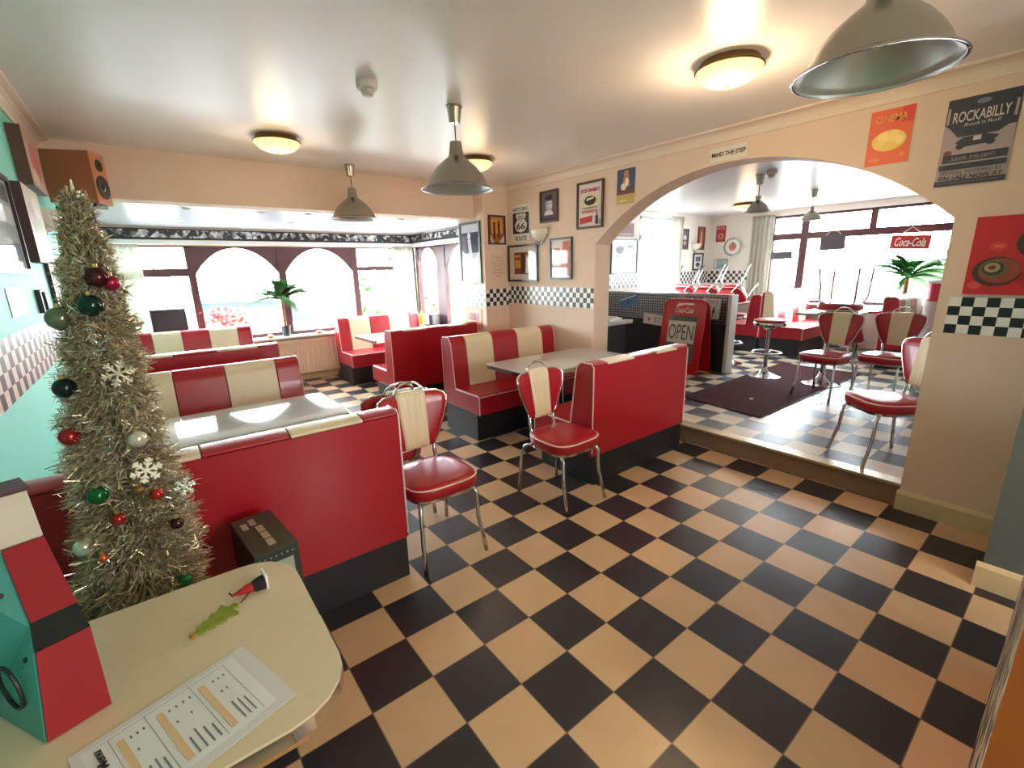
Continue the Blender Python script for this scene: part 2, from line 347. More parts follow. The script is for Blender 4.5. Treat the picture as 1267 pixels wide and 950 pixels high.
f2 = MB().box(2.519, 2.529, 4.0, 5.93, 2.06, 2.14).box(2.516, 2.529, 4.0, 5.93, 2.14, 2.155, 1).box(2.516, 2.529, 4.0, 5.93, 2.03, 2.06, 1)
struct(f2, 'trim_17', [fz, fzb])
struct(MB().box(-1.59, 2.50, 5.90, 5.949, 1.965, 2.015), 'trim_18', white, bevel=.004)
struct(MB().box(2.49, 2.529, 3.99, 5.90, 1.97, 2.025), 'trim_19', white, bevel=.004)

# ------------------------------------------------------------ windows
def W_(n): return bpy.data.objects.new(n, None)
def window(n, loc, **k):
    o = W_('window_%d' % n); C.objects.link(o); o.location = loc; o['kind'] = 'structure'; ORG[o.name] = Vector(loc); return o
def ogive(x0, x1, zs, za, n=12):
    w = (x1 - x0) / 2; L = [(x0 + w * (.45 * (1 - math.cos(i / n * PI / 2)) + .55 * i / n), zs + (za - zs) * math.sin(i / n * PI / 2) ** 1.1) for i in range(n + 1)]
    return L, [(x1 - (p[0] - x0), p[1]) for p in L][::-1]
def spandrels(mb, x0, x1, zs, za, zt, ax, a0, a1):
    Lp, Rp = ogive(x0, x1, zs, za)
    for P in (Lp, Rp):
        for i in range(len(P) - 1): mb.prism([P[i], P[i + 1], (P[i + 1][0], zt), (P[i][0], zt)], ax, a0, a1)
w1 = window(1, (.5, 5.97, .7))
f = MB(); ya, yb = 5.955, 6.03
for x0, x1 in ((-1.6, -1.52), (-.685, -.60), (.385, .485), (1.445, 1.535), (2.46, 2.53)): f.box(x0, x1, ya, yb, .72, 1.95)
f.box(-1.6, 2.53, ya, yb, 1.93, 1.96).box(-1.6, 2.53, ya - .02, yb, .705, .755)
f.box(-1.6, -.62, ya + .004, yb - .004, 1.57, 1.67).box(1.5, 2.5, ya + .004, yb - .004, 1.60, 1.66)
spandrels(f, -.61, .395, 1.58, 1.925, 1.95, 'y', ya + .01, yb - .02); spandrels(f, .475, 1.455, 1.58, 1.925, 1.95, 'y', ya + .01, yb - .02)
f.build('window_frame', timber, w1)
MB().box(-1.55, 2.5, 6.0, 6.006, .74, 1.94).build('pane', glassm, w1)
MB().box(-1.59, 2.52, 5.70, 5.97, .675, .705).build('window_sill', white, w1, bevel=.006)
w2 = window(2, (2.55, 5, .7)); f = MB(); xa, xb = 2.535, 2.61
for y0, y1 in ((5.86, 5.95), (4.98, 5.24), (4.0, 4.06)): f.box(xa, xb, y0, y1, .72, 1.96)
f.box(xa, xb, 4.0, 5.95, 1.94, 1.97).box(xa, xb, 4.0, 5.95, .715, .76)
spandrels(f, 5.22, 5.88, 1.70, 1.935, 1.96, 'x', xa + .01, xb - .02); spandrels(f, 4.05, 5.0, 1.58, 1.935, 1.96, 'x', xa + .01, xb - .02)
f.build('window_frame', timber, w2); MB().box(2.58, 2.586, 4.03, 5.9, .74, 1.94).build('pane', glassm, w2)
MB().box(2.28, 2.55, 3.88, 5.69, .675, .705).build('window_sill', white, w2, bevel=.006)
w3 = window(3, (8.15, 1.3, .9)); f = MB(); xa, xb = 8.11, 8.19
for y0, y1 in ((2.56, 2.60), (2.0, 2.12), (.06, .14)): f.box(xa, xb, y0, y1, .88, 2.39)
f.box(xa, xb, 1.04, 1.13, 2.05, 2.39)
f.box(xa + .002, xb - .002, .06, 2.6, 2.35, 2.395).box(xa + .004, xb - .004, .06, 2.6, 1.97, 2.08).box(xa - .02, xb, .06, 2.6, .87, .92)
f.build('window_frame', timber, w3); MB().box(8.15, 8.156, .1, 2.58, .9, 2.37).build('pane', glassm, w3)
MB().box(7.9, 8.12, .05, 2.62, .845, .875).build('window_sill', white, w3, bevel=.006)
w4 = window(4, (6.4, 3.85, .95)); f = MB()
for x0, x1 in ((5.76, 5.82), (6.93, 6.99)): f.box(x0, x1, 3.81, 3.88, .95, 2.42)
f.box(5.76, 6.99, 3.81, 3.88, 2.37, 2.42).box(5.76, 6.99, 3.81, 3.88, 2.02, 2.10).box(5.76, 6.99, 3.81, 3.88, .95, 1.0).box(6.13, 6.19, 3.81, 3.88, 2.08, 2.38)
f.build('window_frame', mat('grey_white_upvc', (200, 205, 208), .35), w4); MB().box(5.8, 6.95, 3.84, 3.846, .98, 2.4).build('pane', glassm, w4)
w5 = window(5, (.3, -4.3, .85)); f = MB()
for x0, x1 in ((.1, .17), (.66, .74), (1.23, 1.3)): f.box(x0, x1, -4.36, -4.29, 1.05, 2.05)
f.box(.1, 1.3, -4.36, -4.29, 1.05, 1.12).box(.1, 1.3, -4.36, -4.29, 1.98, 2.05)
f.build('window_frame', timber, w5); MB().box(.12, 1.28, -4.33, -4.324, 1.07, 2.0).build('pane', glassm, w5)

# ------------------------------------------------------------ outside
og = mat('pavement', (176, 176, 172), .8, noise=.1, nscale=2)
struct(MB().box(-30, 45, -20, 45, -.5, -.35), 'floor', og)
def bush(name, label, c, sx, sy, sz, n, rgb, seed, group=None):
    random.seed(seed); mb = MB(); ms = mat('leaves_%d_%d_%d' % rgb, rgb, .7, noise=.3, nscale=5)
    for i in range(n):
        a = random.uniform(0, 2 * PI); e = math.acos(random.uniform(-.2, 1)); rr = random.uniform(.75, 1.02)
        p = Vector((c[0] + sx * rr * math.cos(a) * math.sin(e), c[1] + sy * rr * math.sin(a) * math.sin(e), c[2] + sz * rr * math.cos(e)))
        d = Vector((random.uniform(-1, 1), random.uniform(-1, 1), random.uniform(-.3, 1))).normalized(); q = d.orthogonal().normalized(); l = random.uniform(.08, .2)
        mb.add([p - q * l * .4, p + d * l * .5 + q * l * .0, p + q * l * .4, p - d * l], [(0, 1, 2, 3)])
    mb.box(c[0] - sx * .6, c[0] + sx * .6, c[1] - sy * .6, c[1] + sy * .6, c[2] - .3, c[2] + sz * .7)
    return mb.build(name, ms, label=label, category='bush')
bush('garden_bush', 'pale green leafy hedge outside the right end of the bay window', (4.9, 11.8, -.1), 1.6, 1.0, 2.3, 1500, (84, 104, 66), 3)
bush('garden_bush', 'pale green hedge seen outside the arched side windows of the bay', (5.8, 6.6, -.1), .9, 1.4, 2.2, 1200, (84, 102, 66), 4)
bush('garden_bush', 'green bush outside behind the red hanging sign', (14, .6, -.1), 1.2, 1.4, 2.1, 1200, (70, 100, 58), 5)
def parked_car(label, loc, rz, rgb):
    t = thing('parked_car', label, 'car', (0, 0, 0)); m = mat('car_paint_%d' % rgb[0], rgb, .25, coat=.5)
    MB().prism([(-2.1, .25), (2.1, .25), (2.15, .7), (1.3, .9), (-1.9, .95), (-2.15, .6)], 'y', -.8, .8).build('body', m, t, bevel=.05)
    MB().prism([(-1.7, .9), (1.25, .88), (.5, 1.42), (-1.1, 1.45)], 'y', -.7, .7).build('cabin', mat('car_glass', (50, 60, 66), .1), t, bevel=.05)
    for x in (-1.35, 1.35):
        for y in (-.75, .75):
            w = MB(); w.X = Matrix.Translation((x, y, .33)) @ Matrix.Rotation(PI / 2, 4, 'X'); w.lathe([(.33, -.1), (.33, .1)], 20); w.build('wheel', blackp, t)
    place(t, loc, rz); return t
parked_car('white car parked outside beyond the two arched bay windows', (.6, 10.2, -.35), .1, (210, 214, 218))
parked_car('silver car parked outside the front window left of the timber post', (12.5, 5.2, -.35), 1.45, (150, 156, 160))
# parasol base planter and pink parasol outside the front window
t = thing('planter', 'grey square planter outside beyond the upturned chair legs', 'planter', (10.2, 1.0, -.35))
MB().prism([(9.95, .35 - .7), (10.45, .35 - .7), (10.55, .95), (9.85, .95)], 'y', .75, 1.25).build('pot', mat('planter_grey', (120, 128, 132), .6), t)
MB().box(9.83, 10.57, .7, 1.3, .93, 1.0).build('rim', mat('planter_rim', (140, 146, 150), .6), t)
t = thing('beach_ball', 'pink and orange ball outside the front window', 'ball', (9.6, 1.82, .95))
MB().ball((9.6, 1.82, 1.17), .22, seg=20, rings=12).build('upper_ball', col((240, 70, 170)), t, smooth=True)
MB().lathe([(.2, .93), (.235, 1.06), (.233, 1.17)], 20, (9.6, 1.82, 0), caps=True).build('lower_band', col((250, 120, 90)), t)
t2 = thing('garden_table', 'small table outside under the pink and orange ball', 'table', (9.6, 1.82, -.35))
MB().lathe([(.4, .88), (.4, .93)], 24, (9.6, 1.82, 0)).build('table_top', col((205, 205, 205)), t2); MB().lathe([(.2, -.35), (.04, -.3), (.04, .88)], 16, (9.6, 1.82, 0)).build('pedestal', col((120, 120, 125)), t2)

# ------------------------------------------------------------ booths
def booth(label, x0, x1, yb, d, z0=0, H=.93, fr=(.13, .26, .24, .24, .13), first='r', xside=None):
    """d=+1: seat towards +y, back plane at yb"""
    cx = (x0 + x1) / 2; L = x1 - x0; t = thing('booth_bench', label, 'booth', (0, 0, 0), 'diner booth benches')
    b = MB().box(-L / 2 + .03, L / 2 - .005, .012, .575, 0, .26); b.build('plinth', black, t)
    b = MB().box(-L / 2, L / 2, .012, .63, .252, .45); b.build('seat', red, t, bevel=.025)
    b = MB().box(-L / 2, L / 2, 0, .03, .235, H - .028); b.build('back_panel', red, t)
    x = -L / 2; c = first; s = sum(fr)
    for i, w in enumerate(fr):
        w = w / s * L; m = red if c == 'r' else cream
        p = MB().prism([(.018, .40), (.215, .40), (.165, H - .08), (.15, H - .035), (.12, H - .008), (.085, H), (.02, H - .006), (-.003, H - .012), (-.003, H - .026), (.018, H - .03)], 'x', x + .0015, x + w - .0015)
        p.build('back_pad', m, t, bevel=.006, **({'label': 'cream upright pad'} if c == 'c' else {}))
        x += w; c = 'c' if c == 'r' else 'r'
    pp = MB()
    for sx in (-L / 2, L / 2):
        pp.tube([(sx, .218, .45), (sx, .168, H - .08), (sx, .153, H - .033), (sx, .12, H - .006), (sx, .02, H - .004), (sx, -.003, H - .03), (sx, -.002, .26)], .005, 6)
        pp.tube([(sx, .225, .445), (sx, .60, .447), (sx, .627, .43), (sx, .63, .26)], .005, 6)
    pp.tube([(-L / 2, .63, .435), (L / 2, .63, .435)], .0045, 6)
    pp.build('piping', piping, t, smooth=True)
    place(t, (cx, yb, z0), 0 if d > 0 else PI); return t
booth('red booth bench nearest the camera, its plain back behind the tinsel tree', -1.595, -.285, .63, 1, H=.922)
booth('striped booth bench across the window-reflecting table from the nearest bench', -1.595, -.265, 2.73, -1, H=.915)
booth('red booth bench seen only as a dark red strip behind the left striped bench', -1.595, -.23, 3.45, 1)
booth('striped booth bench against the bay window in front of the black monitor', -1.34, -.15, 5.62, -1)
booth('red booth bench with its back to the camera beside the arch step', 1.19, 2.35, .70, 1, H=.925)
booth('striped booth bench facing the camera under the mirrored pictures', 1.08, 2.44, 2.60, -1, H=.94)
booth('dark red booth bench behind the striped one, its back to the camera', .92, 2.09, 3.47, 1)
booth('striped booth bench by the radiator and the bay curtain', .97, 2.27, 5.62, -1)
booth('striped booth bench in the raised room behind the chrome stool', 6.5, 7.85, 1.95, -1, FZ, .98, fr=(.06, .2, .16, .2, .16, .12))
booth('red booth bench back to back with the striped one, left of the chrome stool', 6.5, 7.85, 1.965, 1, FZ, .93)
booth('striped booth bench in the raised room below the potted palm', 6.5, 7.85, .40, -1, FZ, .95, fr=(.12, .16, .16, .16, .16))
# tables
def booth_table(label, x0, x1, y0, y1, z=.73, z0=0, posts=None, r=.05, group='laminate booth tables', rim=chrome):
    t = thing('diner_table', label, 'table', ((x0 + x1) / 2, (y0 + y1) / 2, z0), group)
    n = 5; pts = []
    for cx, cy, a in ((x1 - r, y1 - r, 0), (x0 + r, y1 - r, 90), (x0 + r, y0 + r, 180), (x1 - r, y0 + r, 270)):
        for i in range(n + 1): q = math.radians(a + 90 * i / n); pts.append((cx + r * math.cos(q), cy + r * math.sin(q)))
    MB().prism(pts, 'z', z - .006, z).build('table_top', tabm, t)
    pts2 = [(p[0] + (.0015 if p[0] > (x0 + x1) / 2 else -.0015), p[1] + (.0015 if p[1] > (y0 + y1) / 2 else -.0015)) for p in pts]
    MB().prism(pts2, 'z', z - .036, z - .0055).build('edge_band', rim, t)
    cy = (y0 + y1) / 2
    for cx in posts or [(x0 + x1) / 2]:
        MB().lathe([(.032, z0 + .02), (.032, z - .036)], 16, (cx, cy, 0)).build('column', steel, t, smooth=True)
        MB().lathe([(.2, z0), (.2, z0 + .012), (.06, z0 + .03), (.035, z0 + .05)], 24, (cx, cy, 0)).build('foot', blackp, t, smooth=True)
    return t
lt_ = booth_table('white booth table reflecting the arched windows, left row', -1.595, -.275, 1.36, 2.02)
lt_.rotation_euler = (math.radians(-.4), 0, 0)
booth_table('white booth table in front of the right striped bench, behind the nearer red chair', 1.19, 2.47, 1.36, 2.03)
booth_table('small white booth table between the benches near the radiator', 1.0, 2.26, 4.20, 4.90, posts=[1.9])
booth_table('white booth table hidden between the two far left benches', -1.59, -.2, 4.2, 4.9)
_tm = tabm; tabm = mat('cream_laminate', (212, 192, 162), .1, noise=.04, nscale=60)
nt_ = booth_table('cream topped table in the bottom left corner, holding the menu', -1.595, -.935, -.575, .055, r=.13, posts=[-1.3]); tabm = _tm
MB().box(-1.55, -1.03, -.50, -.03, .60, .695).build('wooden_rail', board_w, nt_)
booth_table('white table in the raised room by the front window, beyond the two chairs', 6.75, 7.85, .52, 1.18, z=.89, z0=FZ, posts=[7.3])
booth_table('white table in the raised room carrying three upturned red chairs', 6.65, 7.95, 2.61, 3.66, z=.89, z0=FZ, posts=[7.2])

# ------------------------------------------------------------ chairs
def pad(mb, rows, yf, thick, nx, bulge=1, chan=0, nch=0, mi=0):
    """closed cushion; rows (z, xl, xr); yf(x,z) = middle surface"""
    fr = []; bk = []; nr = len(rows)
    for j, (z, xl, xr) in enumerate(rows):
        for i in range(nx + 1):
            u = i / nx; x = xl + (xr - xl) * u
            e = min(1, 4.5 * min(u, 1 - u) + .12) if bulge else 1
            ez = min(1, 4.5 * min(j, nr - 1 - j) / (nr - 1) + .2); th = thick / 2 * math.sqrt(e * ez)
            gr = chan * abs(math.sin(PI * nch * u)) ** .5 if chan else 0
            y = yf(x, z); fr.append((x, y - th - gr + (chan or 0), z)); bk.append((x, y + th, z))
    n = nx + 1; N = nr * n; fs = []
    for j in range(nr - 1):
        for i in range(nx): a = j * n + i; fs.append((a, a + 1, a + n + 1, a + n)); fs.append((a + N, a + n + N, a + n + 1 + N, a + 1 + N))
    for i in range(nx): fs.append((i, i + N, i + 1 + N, i + 1)); a = (nr - 1) * n + i; fs.append((a, a + 1, a + 1 + N, a + N))
    for j in range(nr - 1): a = j * n; fs.append((a, a + n, a + n + N, a + N)); a = j * n + nx; fs.append((a, a + N, a + n + N, a + n))
    mb.add(fr + bk, fs, mi)
def sq(rx, ry, n=40, p=3.4, taper=.06):
    o = []
    for i in range(n):
        a = 2 * PI * i / n; c, s = math.cos(a), math.sin(a); x = math.copysign(abs(c) ** (2 / p), c) * rx; y = math.copysign(abs(s) ** (2 / p), s) * ry
        o.append((x * (1 - taper * (y / ry)), y))
    return o
def make_chair():
    t = thing('diner_chair', '', 'chair', group='red and cream diner chairs')
    O = sq(.205, .20); s = MB(); vs = []; fs = []; lv = [(.392, .93), (.40, .985), (.43, 1.01), (.455, 1.0), (.469, .95), (.476, .82), (.481, .5), (.482, .05)]; n = len(O)
    for z, k in lv: vs += [(x * k, y * k - .01, z) for x, y in O]
    for j in range(len(lv) - 1):
        for i in range(n): i2 = (i + 1) % n; fs.append((j * n + i, j * n + i2, (j + 1) * n + i2, (j + 1) * n + i))
    fs += [list(range(n))[::-1], [(len(lv) - 1) * n + i for i in range(n)]]
    s.add(vs, fs); st_ = s.build('seat', red, t, smooth='all')
    MB().tube([(x * 1.0, y * 1.0 - .01, .459) for x, y in O], .0045, 6, closed=True).build('seat_piping', mat('white_piping', (240, 214, 196), .4), st_, smooth='all')
    MB().prism([(x * .95, y * .95 - .01) for x, y in O], 'z', .38, .396).build('seat_rail', chrome, t)
    for sx in (-1, 1):
        MB().tube([(sx * .13, -.10, .385), (sx * .16, -.155, .38), (sx * .172, -.178, .35), (sx * .174, -.185, .2), (sx * .18, -.20, .14), (sx * .19, -.235, .0)], .0115, 10).build('leg', chrome, t, smooth='all')
        MB().tube([(sx * .12, .08, .385), (sx * .15, .14, .384), (sx * .172, .19, .365), (sx * .183, .215, .31), (sx * .187, .228, .18), (sx * .19, .245, .0)], .0115, 10).build('leg', chrome, t, smooth='all')
        MB().tube([(sx * .125, .06, .39), (sx * .125, .15, .388), (sx * .115, .185, .42), (sx * .112, .20, .50), (sx * .115, .213, .60)], .011, 10).build('back_post', chrome, t, smooth='all')
    def yf(x, z): return .205 + .17 * (z - .55) - .9 * x * x
    hw = [(.545, .10), (.57, .122), (.61, .142), (.66, .164), (.71, .184), (.76, .201), (.80, .211), (.83, .212), (.852, .198), (.868, .16)]
    w = MB(); pad(w, [(z, -x, x) for z, x in hw], yf, .04, 16); bc_ = w.build('back_cushion', red, t, smooth='all')
    cc = [(.545, .076), (.56, .08), (.62, .083), (.68, .087), (.74, .09), (.80, .093), (.85, .094), (.875, .09), (.885, .08)]
    w = MB(); pad(w, [(z, -x, x) for z, x in cc], lambda x, z: yf(x, z) - .012, .045, 32, chan=.006, nch=5); w.build('channelled_panel', cream, bc_, smooth='all', label='cream channelled panel')
    o = [(z, x) for z, x in hw]
    L = [(-x * 1.02, yf(x, z), z) for z, x in o] + [(-.095, yf(.09, .87), .872), (-.08, .262, .90), (-.045, .268, .925), (0, .27, .933)]
    Rr_ = [(-a, b, c) for a, b, c in L][::-1][1:]
    MB().tube(L + Rr_, .0075, 8).build('back_rim', chrome, t, smooth='all')
    return t
ch = make_chair(); chairs = []
ch['label'] = 'red and cream chair standing alone by the end of the nearest red bench'
place(ch, (-.03, .80, 0), -.03)
dup(ch, 'red and cream chair pulled out beside the right red bench, under the white table corner', (.95, .76, 0), .03)
dup(ch, 'chair turned away behind the lone red and cream chair, plain red rear', (-.06, 1.37, 0), PI)
def dir_rot(fx, fy): return math.atan2(fx, -fy)
dup(ch, 'raised room chair with pale shiny seat, leftmost, by the chrome table base', (4.42, .33, FZ), dir_rot(-1, .12))
dup(ch, 'chair in the raised room behind the front right one, before the white bin', (4.76, -.10, FZ), dir_rot(-1, .10))
dup(ch, 'chair at the right edge of the arch, angled, nearest chair in the raised room', (2.88, -.56, FZ), dir_rot(-.76, .65))
dup(ch, 'chair turned upside down on the small square table, legs in the air', (5.13, .47, 1.012 + .484), 0, rot=(PI, 0, PI / 2))
def lowest(o, R_):
    return min((R_ @ v.co).z for c in kids(o) for v in c.data.vertices)
for k, (x, y, lb) in enumerate(((7.10, 3.46, 'upturned chair on the far table, left of three'), (7.10, 3.02, 'upturned chair on the far table, middle of three'), (7.10, 2.58, 'upturned chair on the far table, right of three by the cream curtain'))):
    R_ = Matrix.Rotation(dir_rot(-1, 0), 4, 'Z') @ Matrix.Rotation(PI - .755, 4, 'X')
    dup(ch, lb, (x, y, .891 - lowest(ch, R_)), 0, rot=R_.to_euler())

# stools
def make_stool():
    t = thing('bar_stool', 'chrome bar stool with red round seat standing beside the dark mat', 'stool', group='chrome bar stools')
    MB().lathe([(.19, 0), (.19, .008), (.14, .02), (.07, .05), (.035, .09), (.03, .12)], 32).build('base', chrome, t, smooth=True)
    MB().lathe([(.024, .1), (.024, .62)], 16).build('pole', chrome, t, smooth=True)
    r = MB().tube([(.165 * math.cos(a), .165 * math.sin(a), .31) for a in [2 * PI * i / 28 for i in range(28)]], .012, 8, closed=True)
    for k in range(3): a = 2 * PI * k / 3; r.tube([(.02 * math.cos(a), .02 * math.sin(a), .31), (.16 * math.cos(a), .16 * math.sin(a), .31)], .008, 6)
    r.build('foot_ring', chrome, t, smooth=True)
    MB().lathe([(.05, .6), (.08, .64), (.17, .655)], 28).build('seat_plate', steel, t, smooth=True)
    MB().lathe([(.18, .65), (.185, .66), (.185, .695), (.18, .70)], 32).build('chrome_band', chrome, t, smooth=True)
    MB().lathe([(.178, .70), (.184, .71), (.18, .725), (.15, .735), (.02, .738)], 32).build('seat', red, t, smooth=True)
    return t
sl = make_stool(); place(sl, (4.94, 1.147, FZ))
dup(sl, 'bar stool half hidden behind the white end of the partition', (5.40, 1.86, FZ))
# pedestal table between chairs in raised room
t = thing('pedestal_table', 'small square table on a chrome trumpet base among the raised room chairs', 'table', (5.0, .52, FZ))
MB().lathe([(.2, 0), (.2, .01), (.12, .03), (.05, .09), (.035, .14)], 32, (5.0, .52, FZ)).build('base', chrome, t, smooth=True)
MB().lathe([(.03, .1), (.03, .82)], 16, (5.0, .52, FZ)).build('column', chrome, t, smooth=True)
MB().box(4.72, 5.28, .24, .80, .98, 1.012).build('table_top', tabm, t, bevel=.01)
# ------------------------------------------------------------ partition, counter, A-board, mat
tread = mat('chequer_plate', (150, 152, 158), .3, .9)
def tread_nodes():
    nt = tread.node_tree; N = nt.nodes; L = nt.links; tc = N.new('ShaderNodeTexCoord'); mp = N.new('ShaderNodeMapping'); mp.inputs['Rotation'].default_value = (PI / 4, 0, 0); L.new(tc.outputs['Object'], mp.inputs[0])
    ck = N.new('ShaderNodeTexChecker'); ck.inputs['Scale'].default_value = 36; L.new(mp.outputs[0], ck.inputs[0]); ck.inputs[1].default_value = lin((176, 178, 184)); ck.inputs[2].default_value = lin((92, 94, 102))
    L.new(ck.outputs[0], N['Principled BSDF'].inputs[0])
tread_nodes()
t = thing('partition', 'low partition clad in patterned metal, standing in the raised room', 'partition', (4.8, 2.6, FZ))
MB().box(4.762, 4.88, 1.58, 3.79, FZ, 1.17).build('core', mat('partition_brown', (62, 40, 40), .35, noise=.1), t)
MB().box(4.745, 4.762, 1.62, 3.79, .80, 1.165).build('metal_sheet', tread, t)
MB().box(4.745, 4.762, 1.62, 3.79, FZ, .80).build('dark_panel', black, t)
MB().box(4.73, 4.90, 1.55, 1.60, FZ, 1.185).build('end_post', mat('pale_post', (205, 200, 192), .5), t, bevel=.004)
MB().box(4.74, 4.89, 1.60, 3.79, 1.165, 1.185).build('capping', mat('grey_capping', (150, 152, 156), .35), t)
t = thing('counter', 'small counter with white top behind the left jamb of the arch', 'counter', (3.1, 2.4, FZ))
MB().box(2.71, 3.42, 2.08, 2.75, .905, .95).build('worktop', tabm, t, bevel=.006)
MB().box(2.73, 3.36, 2.14, 2.75, FZ, .905).build('body', black, t)
MB().box(2.72, 2.76, 2.10, 2.14, FZ, .905).build('corner_strip', steel, t)
t = thing('sanitizer_bottle', 'white pump bottle on the counter behind the arch jamb', 'bottle', (2.86, 2.2, .95))
MB().lathe([(.035, 0), (.037, .01), (.037, .11), (.03, .135), (.014, .15)], 20, (2.86, 2.2, .95)).build('body', mat('bottle_white', (214, 218, 220), .3), t, smooth=True)
MB().lathe([(.015, .148), (.015, .17), (.006, .172), (.006, .195)], 12, (2.86, 2.2, .95)).box(2.85, 2.87, 2.15, 2.21, 1.14, 1.155).build('pump', mat('pump_white', (235, 235, 235), .4), t)
t = thing('card_holder', 'low white holder with dark pens on the white counter top', 'holder', (3.2, 2.22, .95))
MB().prism([(3.1, .951), (3.3, .951), (3.3, .972), (3.2, .995), (3.1, .965)], 'y', 2.15, 2.28).build('tray', white, t)
MB().tube([(3.2, 2.2, 1.0), (3.31, 2.16, .985)], .005, 6).build('pen', blackp, t)
# number plates and signs on partition
def plate(label, face, loc, w, h, bgc, items, texts, name='plate', cat='sign', rot=0):
    t = thing(name, label, cat, loc)
    if rot:
        r, u, n = [Vector(v) for v in FACE[face]]; c, s = math.cos(rot), math.sin(rot); face = (tuple(r * c + u * s), tuple(u * c - r * s), tuple(n))
    b = MB(); b.X = basis(face, loc); b.box(-w / 2, w / 2, -h / 2, h / 2, 0.0005, .004); b.build('board', col(bgc), t)
    if items: art('print', face, loc, w, h, items, t, z0=.004)
    for s_, cx, cy, tw, th, c, kw in texts:
        r, u, n = [Vector(v) for v in (FACE[face] if isinstance(face, str) else face)]
        text(s_, face, Vector(loc) + r * cx * w + u * cy * h, tw * w, th * h, col(c), t, lift=.0065, **kw)
    return t
star = lambda cx, cy, rx, ry, n=5: [(cx + (rx if i % 2 == 0 else rx * .4) * math.sin(PI * i / n), cy + (ry if i % 2 == 0 else ry * .4) * math.cos(PI * i / n)) for i in range(2 * n)]
plate('blue tilted licence plate on the metal partition', '-x', (4.744, 3.18, 1.04), .36, .17, (96, 140, 186), [((200, 215, 230), rect(.08, .92, .78, .9)), ((60, 96, 150), ell(.5, .5, .1, .25))], [('H 7', -.27, -.05, .26, .45, (40, 70, 120), {}), ('F 2', .27, -.05, .26, .45, (40, 70, 120), {})], 'licence_plate', rot=.28)
plate('white plate with red horse mark and number 37 on the partition', '-x', (4.744, 2.72, .795), .34, .155, (222, 214, 212), [((190, 40, 60), star(.3, .5, .09, .26, 4)), ((190, 40, 60), ell(.3, .5, .05, .15))], [('37', .22, 0, .34, .5, (120, 120, 128), {})], 'licence_plate', rot=-.06)
plate('white toilet sign with two dark figures on the partition', '-x', (4.744, 1.83, 1.0), .25, .27, (214, 212, 216), [((40, 40, 48), ell(.33, .52, .05, .05)), ((40, 40, 48), rect(.27, .39, .28, .46)), ((40, 40, 48), rect(.31, .35, .1, .3)), ((40, 40, 48), ell(.67, .52, .05, .05)), ((40, 40, 48), rect(.61, .73, .28, .46)), ((40, 40, 48), rect(.65, .69, .1, .3))], [('TOILETS', 0, .33, .7, .14, (110, 110, 120), {})], 'toilet_sign', rot=-.05)
# A-board
def aboard():
    t = thing('pavement_sign', 'red folding pavement sign with OPEN sheet in front of the partition', 'sign', (4.5, 2.03, FZ)); zb = FZ
    def rr(w, h, r, n=6): return [(-w / 2, 0)] + [(w / 2, 0)] + [(w / 2 - r + r * math.cos(a), h - r + r * math.sin(a)) for a in [i * PI / 2 / n for i in range(n + 1)]] + [(-w / 2 + r - r * math.sin(a), h - r + r * math.cos(a)) for a in [i * PI / 2 / n for i in range(n + 1)]]
    for sgn, nm in ((1, 'front_panel'), (-1, 'rear_panel')):
        ln = .13 * sgn; base = Vector((4.5 - .16 * sgn, 2.03, zb)); top = .97
        u = Vector((.13 * sgn, 0, .96)).normalized(); r = Vector((0, -1, 0)); n = r.cross(u)
        if sgn < 0: pass
        B = Matrix(((r.x, u.x, n.x, base.x), (r.y, u.y, n.y, base.y), (r.z, u.z, n.z, base.z), (0, 0, 0, 1)))
        m = MB(); m.X = B; m.prism(rr(.60, top, .10), 'z', -.012, .012); o = m.build(nm, mat('sign_red', (186, 28, 34), .25, coat=.4), t)
        if sgn > 0:
            e = MB(); e.X = B; P = rr(.60, top, .10); e.tube([(p[0], p[1], .012) for p in P], .014, 8, closed=True); e.build('rolled_edge', mat('sign_red', (0, 0, 0)), t, smooth=True)
            F = (tuple(r), tuple(u), tuple(n))
            def at(x, y, z=0): return B @ Vector((x, y, z))
            d = MB(); d.X = B; d.box(-.21, .21, .14, .76, .012, .015); d.build('poster_panel', col((92, 88, 96)), t)
            d = MB(); d.X = B; d.box(-.205, .195, .40, .69, .016, .018); d.build('paper_sheet', col((214, 206, 198)), t)
            text('OPEN', F, at(-.005, .545, .018), .36, .20, col((70, 78, 88)), t)
            text('Coca-Cola', F, at(0, .835, .012), .26, .07, col((240, 220, 220)), t, shear=.35, lift=.003)
            d = MB(); d.X = B; d.prism([(-.13, .88), (-.06, .89), (0, .91), (.08, .90), (.14, .92), (.10, .93), (.02, .93), (-.10, .92)], 'z', .012, .0145); d.build('emblem', col((232, 205, 205)), t)
            k = MB(); k.tube([at(-.12, .95, .0), at(-.12, 1.02, -.02), at(.06, .985, -.03), at(.08, .95, 0)], .006, 6); k.build('handle', chrome, t)
    return t
aboard()
mt = mat('ribbed_mat', (74, 30, 34), .95, spec=.15, noise=.3, nscale=40, bump=.5, bscale=200)
t = thing('door_mat', 'dark red ribbed entrance mat lying in the raised room', 'mat', (4.5, .86, FZ))
MB().prism([(3.19, .41), (5.9, .37), (5.9, 1.32), (3.30, 1.29)], 'z', FZ + .0005, FZ + .008).build('pile', mt, t)
e = MB(); P = [(3.19, .41), (5.9, .37), (5.9, 1.32), (3.30, 1.29)]; e.tube([(p[0], p[1], FZ + .006) for p in P], .006, 6, closed=True); e.build('rubber_border', blackp, t)
t = thing('paper_scrap', 'tiny pale paper scrap on the dark entrance mat', 'litter', (3.75, .75, FZ)); MB().prism([(3.73, .74), (3.77, .735), (3.775, .765), (3.74, .77)], 'z', FZ + .0085, FZ + .0105).build('scrap', white, t)
